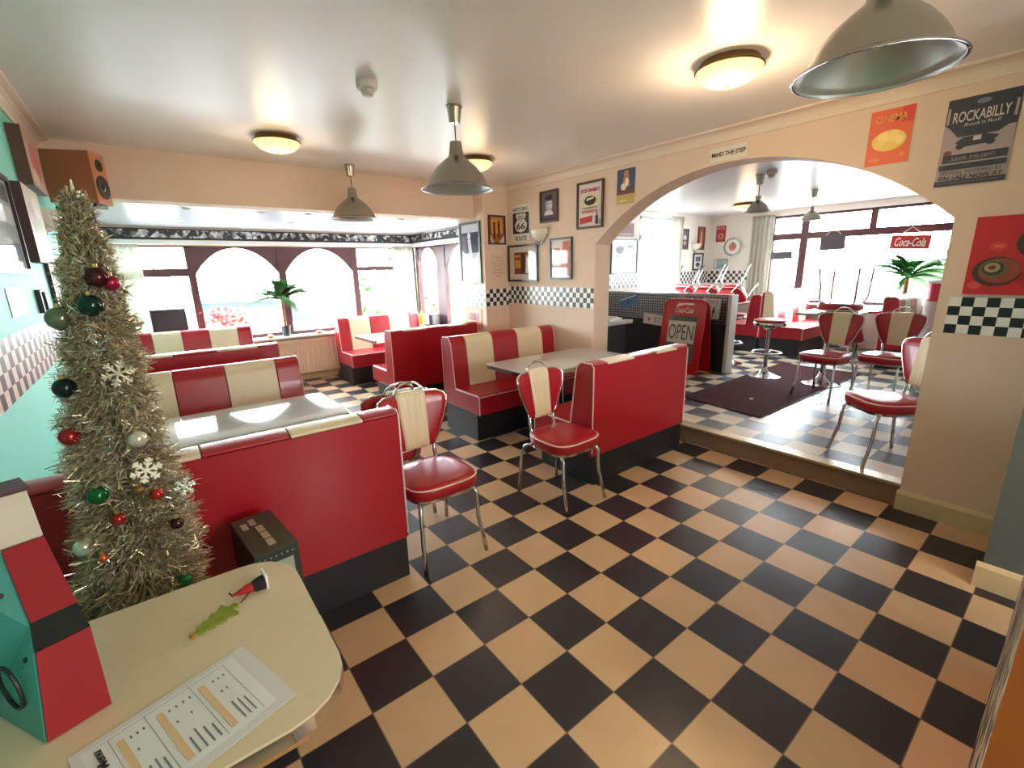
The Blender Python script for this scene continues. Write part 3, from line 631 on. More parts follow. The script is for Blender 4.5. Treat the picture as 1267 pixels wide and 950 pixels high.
t = thing('litter_bin', 'tall white bin with red top behind the right jamb of the arch', 'bin', (5.5, -.30, FZ))
MB().lathe([(.10, 0), (.115, .9), (.115, .98)], 28, (5.5, -.30, FZ)).build('body', mat('bin_white', (214, 206, 204), .4), t, smooth=True)
MB().lathe([(.118, .98), (.105, 1.0), (.11, 1.17)], 28, (5.5, -.30, FZ)).build('red_top', mat('bin_red', (206, 40, 70), .35), t, smooth=True)
MB().lathe([(.13, 1.165), (.13, 1.19), (.1, 1.2)], 28, (5.5, -.30, FZ)).build('lid', white, t, smooth=True)

# orange counter by the camera
t = thing('orange_counter', 'orange panelled counter with rounded pale edge at bottom right', 'counter', (.6, -1.6, 0))
MB().box(.262, 1.2, -2.2, -1.395, 0, .93).build('body', orange, t)
MB().box(.25, .262, -2.2, -1.40, 0, .93).build('side_panel', orange, t)
MB().lathe([(.012, 0), (.012, .93)], 14, (.258, -1.396, 0)).build('metal_edge_trim', chrome, t, smooth=True)
MB().box(.24, 1.22, -2.22, -1.385, .93, .96).build('counter_top', tabm, t, bevel=.005)

# ------------------------------------------------------------ ceiling things
def make_pendant(R=.225, label='', rim=2.07, ceil=CEIL):
    t = thing('pendant_lamp', label, 'pendant lamp', group='aluminium pendant lamps'); k = R / .225; H = .28 * k
    MB().lathe([(.05, 0), (.05, -.012), (.045, -.014), (.033, -.10), (.0, -.10)], 24).build('ceiling_cup', steel, t, smooth=True)
    z = rim - ceil
    MB().tube([(0, 0, -.10), (.004, 0, z + H - .005)], .004, 8).build('cord', blackp, t)
    pr = [(.022, H), (.036, H - .003), (.047 * k, H * .70), (.056 * k, H * .665), (.086 * k, H * .585), (.128 * k, H * .455), (.160 * k, H * .32), (.182 * k, H * .19), (.196 * k, H * .08), (.203 * k, H * .045), (.222 * k, .007), (.225 * k, .0)]
    s = MB().lathe([(r, z + h) for r, h in pr], 48, caps=False); sh_ = s.build('shade', steel, t, smooth=True)
    s = MB().lathe([(r * .975 - .001, z + h - .003) for r, h in pr[::-1]], 48, caps=False); s.build('shade_lining', steel_in, sh_, smooth=True)
    MB().tube([(R * math.cos(a), R * math.sin(a), z) for a in [2 * PI * i / 48 for i in range(48)]], .003, 6, closed=True).build('rim', chrome, sh_, smooth=True)
    MB().lathe([(.02, z + H * .9), (.02, z + H * .6), (.03, z + H * .5), (.032, z + H * .35), (.02, z + H * .25), (.001, z + H * .22)], 16).build('bulb', mat('bulb_off', (225, 222, 215), .3), t, smooth=True)
    return t
pn = make_pendant(label='large aluminium pendant lamp at the top right, nearest the camera', rim=2.155); place(pn, (.80, -.80, CEIL))
pm_ = make_pendant(label='aluminium pendant lamp in the middle of the room, right of the smoke detector'); place(pm_, (.53, 1.29, CEIL))
dup(pm_, 'farthest aluminium pendant lamp of the main room, before the bay beam', (.547, 3.20, CEIL))
p2 = make_pendant(.13, 'small pendant lamp in the raised room, left one', rim=2.12 , ceil=2.5); place(p2, (4.26, 1.13, 2.5))
dup(p2, 'small pendant lamp in the raised room, right one near the window', (6.0, 1.22, 2.5))
warm = (255, 214, 140)
def dome(label, x, y, zc, lit=1, R=.158):
    t = thing('ceiling_light', label, 'ceiling light', (x, y, zc), 'dome ceiling lights')
    MB().lathe([(R * .88, 0), (R * .90, -.018), (R * 1.0, -.028), (R * 1.04, -.036), (R, -.041)], 40, (x, y, zc), caps=False).build('brass_rim', mat('brass', (150, 120, 78), .25, .9), t, smooth=True)
    pr = [(R * .99, -.040), (R * .93, -.058), (R * .75, -.084), (R * .45, -.102), (R * .15, -.108), (.004, -.109)]
    MB().lathe(pr, 40, (x, y, zc), caps=False).build('glass_dome', mat('lit_opal_glass', warm, .4, emit=1.0) if lit else mat('opal_glass', (225, 215, 200), .3), t, smooth=True)
    MB().lathe([(.010, -.105), (.010, -.112), (.004, -.12)], 12, (x, y, zc)).build('finial', mat('brass', (0, 0, 0)), t)
    if lit:
        l = bpy.data.lights.new('dome_bulb', 'POINT'); l.energy = lit; l.color = (1, .72, .42); l.shadow_soft_size = .12
        o = bpy.data.objects.new('dome_bulb', l); C.objects.link(o); o.location = (x, y, zc - .24)
dome('lit dome ceiling light beside the big near pendant', 1.34, -.02, CEIL, 11)
dome('lit dome ceiling light on the left, above the bay beam', -.205, 2.58, CEIL, 3)
dome('dome ceiling light half hidden behind the middle pendant', 1.40, 2.36, CEIL, 3)
dome('lit dome ceiling light in the raised room', 6.6, 2.4, 2.5, 6, .2)
dome('added dome light out of view behind the camera, warming the near end', .4, -2.9, CEIL, 45)  # unseen lamp, added to light and warm the near end of the room
def detector(label, x, y, zc, s=1):
    t = thing('smoke_detector', label, 'smoke detector', (x, y, zc))
    MB().lathe([(.055 * s, 0), (.055 * s, -.03 * s), (.05 * s, -.038 * s), (.0, -.038 * s)], 28, (x, y, zc)).build('base', mat('detector_white', (200, 192, 184), .4), t, smooth=True)
    MB().lathe([(.038 * s, -.036 * s), (.03 * s, -.062 * s), (.02 * s, -.07 * s), (0.001, -.07 * s)], 10, (x, y, zc)).build('sensor_cage', mat('detector_cage', (190, 182, 172), .4), t)
detector('white smoke detector on the ceiling near the middle pendant', -.04, 1.235, CEIL)
detector('smoke detector on the raised room ceiling beside the small pendant', 4.15, .97, 2.5)
sp0 = thing('recessed_spotlight', 'recessed bay ceiling spotlight, far left above the curtain', 'spotlight', group='recessed spotlights in the bay ceiling')
MB().lathe([(.045, 0), (.048, -.004), (.036, -.008), (.034, .0)], 24, caps=False).build('bezel', mat('bezel_white', (210, 208, 205), .3), sp0, smooth=True)
MB().lathe([(.034, -.001), (.02, -.003), (.001, -.003)], 20).build('lens', mat('spot_lens', (170, 168, 165), .2), sp0)
SP = [(-.732, 4.99, ''), (-.733, 3.90, 'recessed bay spotlight nearest the tree, by the beam'), (-.1, 4.95, 'recessed bay spotlight above the red flowering plant'), (-.12, 3.92, 'recessed bay spotlight by the beam above the monitor'),
      (.351, 4.78, 'recessed bay spotlight above the palm'), (.31, 3.86, 'recessed bay spotlight left of the far pendant shade'), (1.326, 4.66, 'recessed bay spotlight right of the far pendant shade'), (1.352, 3.88, 'recessed bay spotlight nearest the tall picture')]
for i, (x, y, lb) in enumerate(SP):
    if i == 0: place(sp0, (x, y, 2.17))
    else: dup(sp0, lb, (x, y, 2.17))

# ------------------------------------------------------------ curtains, radiator, sill objects
def curtain(label, face, loc, w, z0, z1, folds, amp=.03, taper=0, tie=None):
    mb = MB(); mb.X = basis(face, loc); nx = folds * 8; nz = 14; vs = []; fs = []
    for j in range(nz + 1):
        z = z0 + (z1 - z0) * j / nz
        for i in range(nx + 1):
            u = i / nx; k = 1 - taper * (1 - j / nz); x = u * w * k
            vs.append((x, z, .05 + amp * math.sin(u * folds * 2 * PI) + .006 * math.sin(u * 37 + z * 3)))
    for j in range(nz):
        for i in range(nx): a = j * (nx + 1) + i; fs.append((a, a + 1, a + nx + 2, a + nx + 1))
    mb.add(vs, fs)
    return mb.build('curtain', curtm, smooth='all', solid=.003, label=label, category='curtain')
curtain('sheer white curtain at the left end of the bay, behind the tree', '-y', (-1.56, 5.93, 0), .42, .72, 1.96, 5)
curtain('cream curtain in the right corner of the bay window', '-y', (2.10, 5.93, 0), .36, .74, 1.97, 5)
curtain('pale curtain at the near end of the bay side window', '-x', (2.52, 4.33, 0), .34, .72, 1.97, 4, amp=.02)
curtain('cream curtain in the raised room corner left of the front window', '-x', (8.08, 2.95, 0), .40, .9, 2.42, 5)
curtain('pale curtain beside the side window of the raised room', '-y', (6.62, 3.79, 0), .40, .6, 2.44, 5)
t = thing('radiator', 'cream panel radiator under the bay window', 'radiator', (.5, 5.87, .1)); rm = mat('radiator_enamel', (232, 214, 186), .4)
b = MB().box(-.03, 1.05, 5.86, 5.90, .12, .62)
for i in range(27): x = -.01 + i * .04; b.prism([(x, 5.86), (x + .01, 5.848), (x + .022, 5.848), (x + .032, 5.86)], 'z', .15, .59)
b.build('panel', rm, t); MB().box(-.03, 1.05, 5.855, 5.93, .62, .635).build('top_grille', rm, t); MB().tube([(1.03, 5.89, .14), (1.05, 5.89, .09), (1.05, 5.89, .0)], .01, 8).build('pipe', steel, t)
# palm
def palm(label, c, pot_r, pot_h, trunk_h, n, fl, seed, rgb=(72, 108, 60), lean=0, potm=None, tr=.02, sx=1, sy=1):
    random.seed(seed); t = thing('potted_palm', label, 'plant', c); x, y, z = c
    MB().lathe([(pot_r * .75, 0), (pot_r, pot_h * .9), (pot_r * 1.06, pot_h * .92), (pot_r * 1.06, pot_h), (pot_r * .9, pot_h), (pot_r * .88, pot_h * .9)], 24, c).build('pot', potm or blackp, t, smooth=True)
    top = Vector((x + lean, y, z + pot_h + trunk_h))
    MB().tube([(x, y, z + pot_h * .8), (x + lean * .5, y, z + pot_h + trunk_h * .5), top], [tr, tr * .85, tr * .7], 8).build('trunk', mat('palm_trunk', (140, 92, 50), .8, noise=.3, nscale=30), t, smooth=True)
    lm = mat('frond_%d' % rgb[0], rgb, .85, noise=.2, nscale=10, spec=.1)
    for i in range(n):
        a = 2 * PI * i / n + random.uniform(-.2, .2); el = random.uniform(.3, 1.35); L = fl * random.uniform(.85, 1.15); mb = MB(); P = []
        for k in range(11):
            s = k / 10; h = L * (s * math.cos(el) + .15 * s * s); v = L * (s * math.sin(el) - .62 * s * s * (1.1 - .3 * math.sin(el)))
            dx, dy = h * math.cos(a), h * math.sin(a); P.append(top + Vector((dx * (sx if dx > 0 else 1), dy * (sy if dy > 0 else 1), v)))
        mb.tube(P, [.004 * (1 - .7 * k / 10) for k in range(11)], 5)
        sd = Vector((-math.sin(a), math.cos(a), 0))
        for k in range(2, 11):
            d = (P[k] - P[k - 1]).normalized()
            for q in (0, .33, .66):
                b0 = P[k - 1].lerp(P[k], q)
                for sg in (-1, 1):
                    ll = L * .25 * math.sin(PI * min(1, (k + q) / 11.5)) + .02; tip = b0 + (sd * sg * .75 + d * .6 + Vector((0, 0, -.35))).normalized() * ll
                    wd = d * .009; tip.x = min(tip.x, x + .16) if sx < 1 else tip.x; tip.y = min(tip.y, y + .13) if sy < 1 else tip.y; mb.add([b0 - wd, b0 + wd, tip, ], [(0, 1, 2)])
        mb.build('frond', lm, t)
    return t
palm('palm in a black pot on the bay window sill', (.345, 5.81, .705), .065, .15, .36, 18, .50, 11, sy=.18)
palm('large green palm in the front window of the raised room', (7.93, .50, .875), .08, .12, .30, 20, .66, 12, rgb=(44, 104, 40), tr=.035, sx=.18)
# red flowering plant
def flower_plant(label, c, rgbs, n=150, r=.24, h=.36):
    random.seed(21); t = thing('flowering_plant', label, 'plant', c); x, y, z = c
    MB().lathe([(.05, 0), (.07, .1), (.075, .11), (.065, .11)], 20, c).build('pot', mat('terracotta', (170, 92, 64), .7), t, smooth=True)
    st = MB(); pts = []
    for i in range(16):
        a = random.uniform(0, 2 * PI); q = random.uniform(.3, 1) * r; p = Vector((x + q * math.cos(a), y + .4 * q * math.sin(a), z + .12 + h * random.uniform(.3, 1) * (1 - .3 * q / r))); st.tube([(x, y, z + .1), (x + .5 * (p.x - x), y, (z + .1 + p.z) / 2 + .03), p], .0025, 5); pts.append(p)
    st.build('stems', mat('stem_green', (90, 110, 60), .6), t)
    fm = MB()
    for i in range(n):
        p = random.choice(pts) + Vector((random.gauss(0, .05), random.gauss(0, .02), random.gauss(0, .045))); k = random.randrange(len(rgbs))
        d = Vector((random.uniform(-1, 1), random.uniform(-1, .2), random.uniform(-.5, 1))).normalized(); q = d.orthogonal().normalized(); s_ = random.uniform(.02, .04)
        fm.add([p - d * s_, p + q * s_ * .6, p + d * s_, p - q * s_ * .6], [(0, 1, 2, 3)], k)
    fm.build('blossom', [mat('blossom_%d' % c_[1], c_, .6) for c_ in rgbs], t)
flower_plant('red and pink leafed plant on the bay sill, left of the palm', (-.38, 5.80, .705), [(232, 92, 70), (240, 130, 110), (214, 110, 130)])
t = thing('monitor', 'black flat monitor on the bay sill behind the striped bench', 'monitor', (-.98, 5.78, .705))
MB().box(-1.16, -.80, 5.77, 5.80, .90, 1.18).build('screen_case', blackp, t, bevel=.006); MB().box(-1.14, -.82, 5.765, 5.771, .92, 1.165).build('screen', mat('dark_screen', (26, 22, 34), .25), t)
MB().box(-1.0, -.96, 5.78, 5.80, .72, .90).box(-1.09, -.87, 5.73, 5.85, .706, .72).build('stand', blackp, t)
for x, lb in ((.12, 'small wooden tealight holder on the bay sill left of the palm pot'), (.78, 'small wooden tealight holder on the bay sill right of the palm pot')):
    t = thing('tealight_holder', lb, 'candle holder', (x, 5.76, .705), 'tealight holders'); MB().lathe([(.035, 0), (.045, .012), (.045, .03), (.03, .036)], 16, (x, 5.76, .705)).build('dish', board_w, t, smooth=True); MB().lathe([(.022, .034), (.022, .044)], 12, (x, 5.76, .705)).build('candle', white, t)
# side shelf by the right bay curtain with dispenser and sauce
t = thing('napkin_dispenser', 'chrome and black napkin dispenser on the bay side sill', 'dispenser', (2.42, 5.3, .705))
MB().box(2.35, 2.49, 5.15, 5.42, .707, .90).build('case', mat('dispenser_dark', (80, 76, 80), .3, .7), t, bevel=.006); MB().box(2.346, 2.352, 5.25, 5.40, .73, .88).build('napkins', white, t)
MB().box(2.36, 2.48, 5.144, 5.151, .73, .88).build('end_plate', mat('end_plate', (120, 116, 118), .4, .5), t)
t = thing('sauce_bottle', 'yellow sauce bottle beside the napkin dispenser', 'bottle', (2.38, 5.56, .705))
MB().lathe([(.05, 0), (.055, .01), (.055, .12), (.05, .15), (.02, .18)], 20, (2.38, 5.56, .705)).build('body', mat('yellow_plastic', (236, 178, 70), .35), t, smooth=True)
MB().lathe([(.02, .178), (.02, .195), (.006, .23)], 14, (2.38, 5.56, .705)).build('nozzle', mat('yellow_plastic', (0, 0, 0)), t, smooth=True)

# ------------------------------------------------------------ sconces
def sconce(label, face, loc):
    t = thing('wall_sconce', label, 'wall light', loc, 'half bowl wall lights'); B = basis(face, loc); mb = MB(); mb.X = B; vs = []; fs = []; n = 14; m = 8
    for j in range(m + 1):
        e = j / m * PI / 2
        for i in range(n + 1):
            a = PI * i / n; r = .13 * math.cos(e) ** .9 if j < m else .002; vs.append((-r * math.cos(a), -.13 * math.sin(e), .005 + r * .85 * math.sin(a)))
    for j in range(m):
        for i in range(n): k = j * (n + 1) + i; fs.append((k, k + n + 1, k + n + 2, k + 1))
    mb.add(vs, fs); mb.build('glass_bowl', mat('frosted_glass', (226, 222, 210), .25), t, smooth='all', solid=.004)
    b = MB(); b.X = B; b.tube([(-.135, .01, .008), (-.11, -.08, .01), (-.04, -.15, .012), (0, -.165, .02)], .009, 8).tube([(.135, .01, .008), (.11, -.08, .01), (.04, -.15, .012), (0, -.165, .02)], .009, 8); b.build('bracket', chrome, t, smooth='all')
sconce('half bowl wall light among the pictures on the arch wall', '-x', (AX0, 2.68, 2.0))
sconce('half bowl wall light on the teal wall under the loudspeaker', '+x', (-1.6, 2.82, 1.99))
sconce('half bowl wall light in the far corner of the raised room', '-y', (7.55, 3.8, 1.98))

# ------------------------------------------------------------ pictures on the arch wall
def P(face, a0, a1, z0, z1, x=AX0):  # centre and size from extents
    c = (x, (a0 + a1) / 2, (z0 + z1) / 2) if face in ('-x', '+x') else ((a0 + a1) / 2, x, (z0 + z1) / 2)
    return c, abs(a1 - a0), abs(z1 - z0)
c, w, h = P('-x', 3.19, 2.87, 1.88, 2.30)
t = poster('black and white HISTORIC ROUTE 66 tin sign on the arch wall', '-x', c, w, h, [((225, 220, 212), rect(0, 1, 0, 1)), ((40, 36, 40), rect(.03, .97, .23, .79)),
    ((225, 220, 212), [(.5, .255), (.75, .31), (.84, .42), (.84, .5), (.72, .58), (.72, .62), (.8, .7), (.74, .77), (.6, .75), (.5, .77), (.4, .75), (.26, .77), (.2, .7), (.28, .62), (.28, .58), (.16, .5), (.16, .42), (.25, .31)]), ((60, 56, 60), rect(.28, .72, .61, .625))], cat='sign', name='tin_sign')
k = col((46, 42, 46))
text('HISTORIC', '-x', (c[0], c[1], c[2] + h * .38), w * .9, h * .1, k, t, lift=.006, bold=.01); text('ROUTE', '-x', (c[0], c[1], c[2] - h * .4), w * .66, h * .12, k, t, lift=.006, bold=.01)
text('66', '-x', (c[0], c[1], c[2] - h * .07), w * .5, h * .17, k, t, lift=.006, bold=.02); text('WEST', '-x', (c[0], c[1], c[2] + h * .17), w * .4, h * .07, k, t, lift=.006); text('US', '-x', (c[0], c[1], c[2] + h * .075), w * .18, h * .04, k, t, lift=.006)
c, w, h = P('-x', 2.678, 2.39, 2.06, 2.388)
portrait = [((98, 92, 104), rect(0, 1, 0, 1)), ((60, 54, 66), rect(0, 1, 0, .22)), ((176, 168, 176), ell(.5, .55, .22, .24)), ((206, 200, 206), ell(.56, .56, .13, .18)), ((150, 142, 150), ell(.5, .36, .16, .05)), ((52, 46, 56), ell(.5, .80, .25, .11)), ((84, 76, 88), ell(.42, .61, .06, .014)), ((84, 76, 88), ell(.6, .61, .06, .014)), ((134, 124, 132), ell(.52, .44, .06, .012)), ((216, 212, 216), [(.2, .2), (.8, .2), (.68, .36), (.32, .36)]), ((90, 84, 94), rect(.1, .9, .1, .2))]
picture('small framed black and white portrait on the arch wall above the wall light', '-x', c, w, h, portrait, .018, frame_br)
c, w, h = P('-x', 2.108, 1.76, 1.95, 2.392)
t = picture('framed whiskey advert with red lettering on the arch wall', '-x', c, w, h, [((222, 210, 208), rect(0, 1, 0, 1)), ((214, 200, 160), ell(.5, .60, .36, .17)), ((58, 52, 50), ell(.5, .60, .25, .11)), ((214, 208, 196), [(.34, .60), (.66, .64), (.64, .68), (.36, .655)]), ((196, 70, 84), [(.06, .06), (.62, .1), (.62, .25), (.06, .21)]), ((80, 76, 84), rect(.74, .86, .04, .24)), ((80, 76, 84), rect(.78, .82, .24, .36)), ((150, 160, 170), rect(.88, .98, .03, .15))], .02, frame_br)
rd = col((170, 36, 60))
text("JACK DANIEL'S", '-x', (c[0], c[1], c[2] + h * .30), w * .72, h * .10, rd, t, lift=.014, bold=.03); text('TENNESSEE', '-x', (c[0], c[1], c[2] - h * .06), w * .6, h * .035, col((70, 60, 60)), t, lift=.014); text('WHISKEY', '-x', (c[0], c[1] + .01, c[2] - h * .14), w * .58, h * .07, rd, t, lift=.014, bold=.01)
c, w, h = P('-x', 1.605, 1.40, 2.13, 2.432)
poster('small colour poster with dark blue ground beside the top of the arch', '-x', c, w, h, [((52, 66, 104), rect(0, 1, 0, 1)), ((196, 168, 96), rect(0, 1, 0, .3)), ((110, 52, 42), rect(0, 1, .28, .42)), ((178, 116, 80), [(.4, .95), (.62, .95), (.72, .5), (.3, .48)]), ((232, 214, 190), ell(.38, .5, .16, .1)), ((240, 226, 200), ell(.55, .62, .1, .12)), ((230, 216, 170), rect(.15, .6, .08, .12))])
c, w, h = P('-x', 3.275, 2.725, 1.42, 1.85)
picture('wide framed picture with brown street scene, reflected window light painted in', '-x', c, w, h, [((206, 190, 184), rect(0, 1, 0, 1)), ((120, 66, 44), rect(.18, .85, .17, .83)), ((206, 132, 56), rect(.2, .42, .35, .75)), ((70, 44, 44), rect(.45, .6, .2, .8)), ((232, 228, 228), [(.6, .2), (.8, .2), (.76, .5), (.63, .78)]), ((150, 52, 36), rect(.2, .4, .6, .68))], .022, frame_b, rough=.06)  # pale wedge in the print paints window light mirrored off the glass
c, w, h = P('-x', 2.515, 2.175, 1.45, 1.888)
picture('framed picture with reflected red and white booths painted in, left of the arch', '-x', c, w, h, [((236, 226, 224), rect(0, 1, 0, 1)), ((214, 132, 116), [(.5, .25), (.95, .1), (.95, .95), (.6, .95)]), ((196, 92, 84), rect(.1, .45, .68, .78)), ((230, 236, 242), rect(.1, .5, .3, .66)), ((206, 110, 84), rect(.05, .95, .04, .18))], .02, frame_b, rough=.05)  # print shapes paint the booths' reflection
c, w, h = P('-x', -.325, -.533, 2.13, 2.432)
t = poster('orange CINEMA popcorn poster over the right side of the arch', '-x', c, w, h, [((226, 96, 56), rect(0, 1, 0, 1)), ((214, 60, 46), rect(.72, 1, .72, 1)), ((236, 196, 96), ell(.5, .43, .4, .19)), ((246, 216, 130), ell(.36, .5, .13, .1)), ((244, 210, 120), ell(.6, .5, .14, .11)), ((246, 220, 140), ell(.75, .42, .1, .08)), ((240, 206, 116), ell(.3, .38, .12, .08)), ((238, 140, 90), rect(.1, .35, .08, .12)), ((238, 140, 90), ell(.85, .15, .06, .04))])
text('CINEMA', '-x', (c[0], c[1], c[2] + h * .33), w * .72, h * .13, col((240, 168, 104)), t, lift=.009, bold=.01)
c, w, h = P('-x', -.675, -.955, 1.965, 2.403)
dk = (58, 60, 76); lt = (176, 158, 158)
t = poster('dark ROCKABILLY festival poster high on the right', '-x', c, w, h, [(lt, rect(0, 1, 0, 1)), (dk, [(0, 1), (1, 1), (1, .62), (.9, .62), (.78, .56), (.22, .56), (.1, .66), (0, .72)]), ((120, 124, 140), ell(.5, .93, .1, .03)), (dk, [(.2, .50), (.3, .44), (.7, .45), (.8, .52), (.62, .56), (.3, .55)]), ((206, 196, 196), rect(.45, .56, .5, .55)), (dk, ell(.28, .45, .06, .035)), (dk, ell(.7, .46, .06, .035)), ((130, 72, 70), ell(.12, .38, .06, .035)),
    (dk, rect(.06, .96, .27, .36)), ((120, 118, 130), rect(.12, .7, .29, .3)), (dk, rect(.03, .97, .185, .25)), (dk, rect(0, 1, 0, .06)), ((150, 140, 146), rect(.05, .9, .03, .035)), (lt, rect(.02, .06, .72, .9)), (lt, rect(.94, .98, .70, .88))])
text('ROCKABILLY', '-x', (c[0], c[1], c[2] + h * .285), w * .78, h * .12, col((222, 208, 204)), t, lift=.012, bold=.01); text("Rock'n'Roll", '-x', (c[0], c[1] - .01, c[2] + h * .19), w * .5, h * .04, col((206, 196, 196)), t, lift=.012, shear=.2)
text('FESTIVAL POWERED BY', '-x', (c[0], c[1], c[2] - h * .35), w * .86, h * .042, col((70, 68, 82)), t, lift=.012); text('ON SALE NOW AT', '-x', (c[0], c[1], c[2] - h * .41), w * .9, h * .05, col((50, 48, 60)), t, lift=.012, bold=.01); text('LIVE MUSIC', '-x', (c[0], c[1], c[2] - h * .185), w * .6, h * .03, col(lt), t, lift=.012)
c, w, h = P('-x', -.888, -1.235, 1.378, 1.785)
t = thing('canvas_print', 'red canvas print of two burgers seen from above, at the right edge', 'picture', c)
b = MB(); b.X = basis('-x', c); b.box(-w / 2, w / 2, -h / 2, h / 2, .0005, .022); b.build('canvas', col((178, 34, 40)), t)
bur = []
for cx, cy, rx, ry in ((.33, .30, .27, .19), (.78, .66, .3, .22)):
    bur += [((70, 50, 40), ell(cx, cy, rx, ry)), ((150, 66, 46), ell(cx + .03, cy + .01, rx * .86, ry * .84)), ((112, 92, 62), ell(cx - .03, cy + .03, rx * .6, ry * .62)), ((66, 52, 42), ell(cx - .04, cy + .04, rx * .45, ry * .46)), ((168, 150, 110), ell(cx - .05, cy + .05, rx * .33, ry * .33)), ((120, 64, 50), ell(cx - .05, cy + .05, rx * .16, ry * .16))]
art('print', '-x', c, w, h, [((196, 36, 42), rect(0, 1, 0, 1)), ((214, 60, 56), ell(.3, .62, .1, .06)), ((222, 110, 80), rect(.25, .35, .6, .64)), ((214, 84, 66), ell(.12, .12, .08, .05)), ((170, 30, 36), ell(.75, .2, .2, .1))] + bur, t, z0=.022)
c, w, h = P('-x', .70, .405, 2.335, 2.43)
t = poster('MIND THE STEP notice above the arch', '-x', c, w, h, [((226, 216, 202), rect(0, 1, 0, 1))], cat='sign', name='notice', edge=(210, 200, 186)); text('MIND THE STEP', '-x', c, w * .88, h * .32, col((40, 36, 40)), t, lift=.006, bold=.015)
# return wall and pillar
c, w, h = P('-y', 2.182, 2.435, 1.865, 2.2, 3.3)
picture('small framed poster of amber bottles on the narrow wall beside the pillar', '-y', c, w, h, [((150, 90, 44), rect(0, 1, 0, 1)), ((206, 150, 70), rect(.1, .9, .35, .9)), ((86, 44, 28), rect(.25, .4, .15, .8)), ((120, 52, 26), rect(.55, .72, .2, .85)), ((196, 180, 176), [(0, 0), (.3, 0), (.1, .3), (0, .3)]), ((200, 190, 186), [(.6, 0), (1, 0), (1, .3)]), ((190, 150, 100), rect(.1, .9, .92, .97))], .018, frame_br)
t = poster('small cream sheet of printed lines on the narrow wall', '-y', (2.315, 3.3, 1.6), .22, .30, [((222, 190, 166), rect(0, 1, 0, 1))], cat='notice', name='notice', edge=(222, 190, 166))
for i, (s_, ww) in enumerate((('GOOD FOOD', .14), ('served', .09), ('EVERY DAY', .17), ('all day', .10), ('BREAKFAST', .13), ('LUNCH DINNER', .15), ('menu', .07))): text(s_, '-y', (2.315, 3.3, 1.71 - i * .036), ww, .012, col((150, 124, 112)), t, lift=.006)
c, w, h = P('-x', 3.82, 3.36, 1.41, 2.14, 2.12)
picture('tall framed black and white picture of a standing figure on the pillar', '-x', c, w, h, [((190, 190, 196), rect(0, 1, 0, 1)), ((70, 70, 82), rect(.04, .96, .5, .86)), ((110, 112, 122), rect(.04, .3, .52, .8)), ((225, 226, 230), ell(.45, .8, .09, .06)), ((214, 216, 222), [(.36, .74), (.54, .74), (.6, .5), (.72, .3), (.55, .28), (.42, .5)]), ((235, 238, 242), [(.04, .56), (.36, .42), (.5, .28), (.3, .12), (.04, .14)]), ((232, 236, 240), [(.96, .52), (.66, .36), (.8, .16), (.96, .14)]), ((90, 92, 104), [(.52, .3), (.66, .28), (.7, .2), (.56, .2)]), ((170, 180, 196), rect(.04, .96, .03, .1))], .028, mat('slate_frame', (72, 84, 86), .4))
c, w, h = P('-x', 3.76, 3.40, .86, 1.075, 2.12)
t = poster('orange and white GULF sign low on the pillar', '-x', (2.12, 3.58, .97), .36, .26, [((238, 120, 80), rect(0, 1, 0, 1)), ((244, 150, 110), rect(.05, .95, .06, .94))], cat='sign', name='tin_sign', edge=(120, 90, 80)); text('GULF', '-x', (2.12, 3.58, .985), .24, .10, col((110, 84, 110)), t, lift=.008, bold=.02)

# ------------------------------------------------------------ left wall things (teal)
picture('glossy framed poster at the left edge, a bright window reflection painted in', '+x', *P('+x', 1.2, 1.98, 1.60, 2.05, -1.6), [((196, 206, 210), rect(0, 1, 0, 1)), ((236, 240, 244), rect(.3, .96, .5, .7)), ((150, 160, 172), rect(.3, .95, .1, .3)), ((96, 60, 120), rect(.05, .3, .05, .3)), ((120, 130, 138), rect(.1, .95, .75, .95))], .022, frame_b, rough=.05)  # pale blocks in the print paint the reflected window
def canvas(label, a0, a1, z0, z1, items, side, d=.05):
    c, w, h = P('+x', a0, a1, z0, z1, -1.6); t = thing('canvas_print', label, 'picture', c); b = MB(); b.X = basis('+x', c); b.box(-w / 2, w / 2, -h / 2, h / 2, .001, d); b.build('canvas', col(side), t); art('print', '+x', c, w, h, items, t, z0=d)
canvas('pale pink and green canvas on the teal wall, lower of two', 2.06, 2.52, 1.66, 2.05, [((206, 190, 166), rect(0, 1, 0, 1)), ((200, 160, 150), ell(.3, .6, .25, .2)), ((176, 186, 150), ell(.6, .4, .25, .25)), ((220, 206, 190), ell(.6, .75, .2, .15)), ((190, 150, 130), ell(.35, .25, .15, .1))], (70, 40, 42))
canvas('dark edged canvas high on the teal wall near the loudspeaker', 2.45, 2.95, 2.09, 2.40, [((186, 150, 130), rect(0, 1, 0, 1)), ((190, 100, 92), ell(.5, .5, .3, .35)), ((206, 180, 160), ell(.3, .2, .2, .15))], (92, 60, 46), .06)
picture('narrow dark framed picture on the teal wall behind the tree', '+x', *P('+x', 2.55, 3.1, 1.42, 1.72, -1.6), [((190, 206, 208), rect(0, 1, 0, 1)), ((110, 120, 128), rect(.1, .5, .1, .9)), ((60, 64, 72), rect(.55, .9, .2, .8))], .022, frame_b)
picture('tiny framed card on the teal wall above the checked border', '+x', *P('+x', 2.03, 2.18, 1.40, 1.52, -1.6), [((214, 222, 220), rect(0, 1, 0, 1)), ((170, 180, 180), rect(.2, .8, .3, .7))], .01, frame_b)
t = poster('pale paper note at the left edge of the teal wall', '+x', (-1.6, 1.55, 1.48), .3, .12, [((224, 232, 222), rect(0, 1, 0, 1)), ((200, 210, 200), rect(.1, .9, .45, .5))], cat='note', name='paper_note')
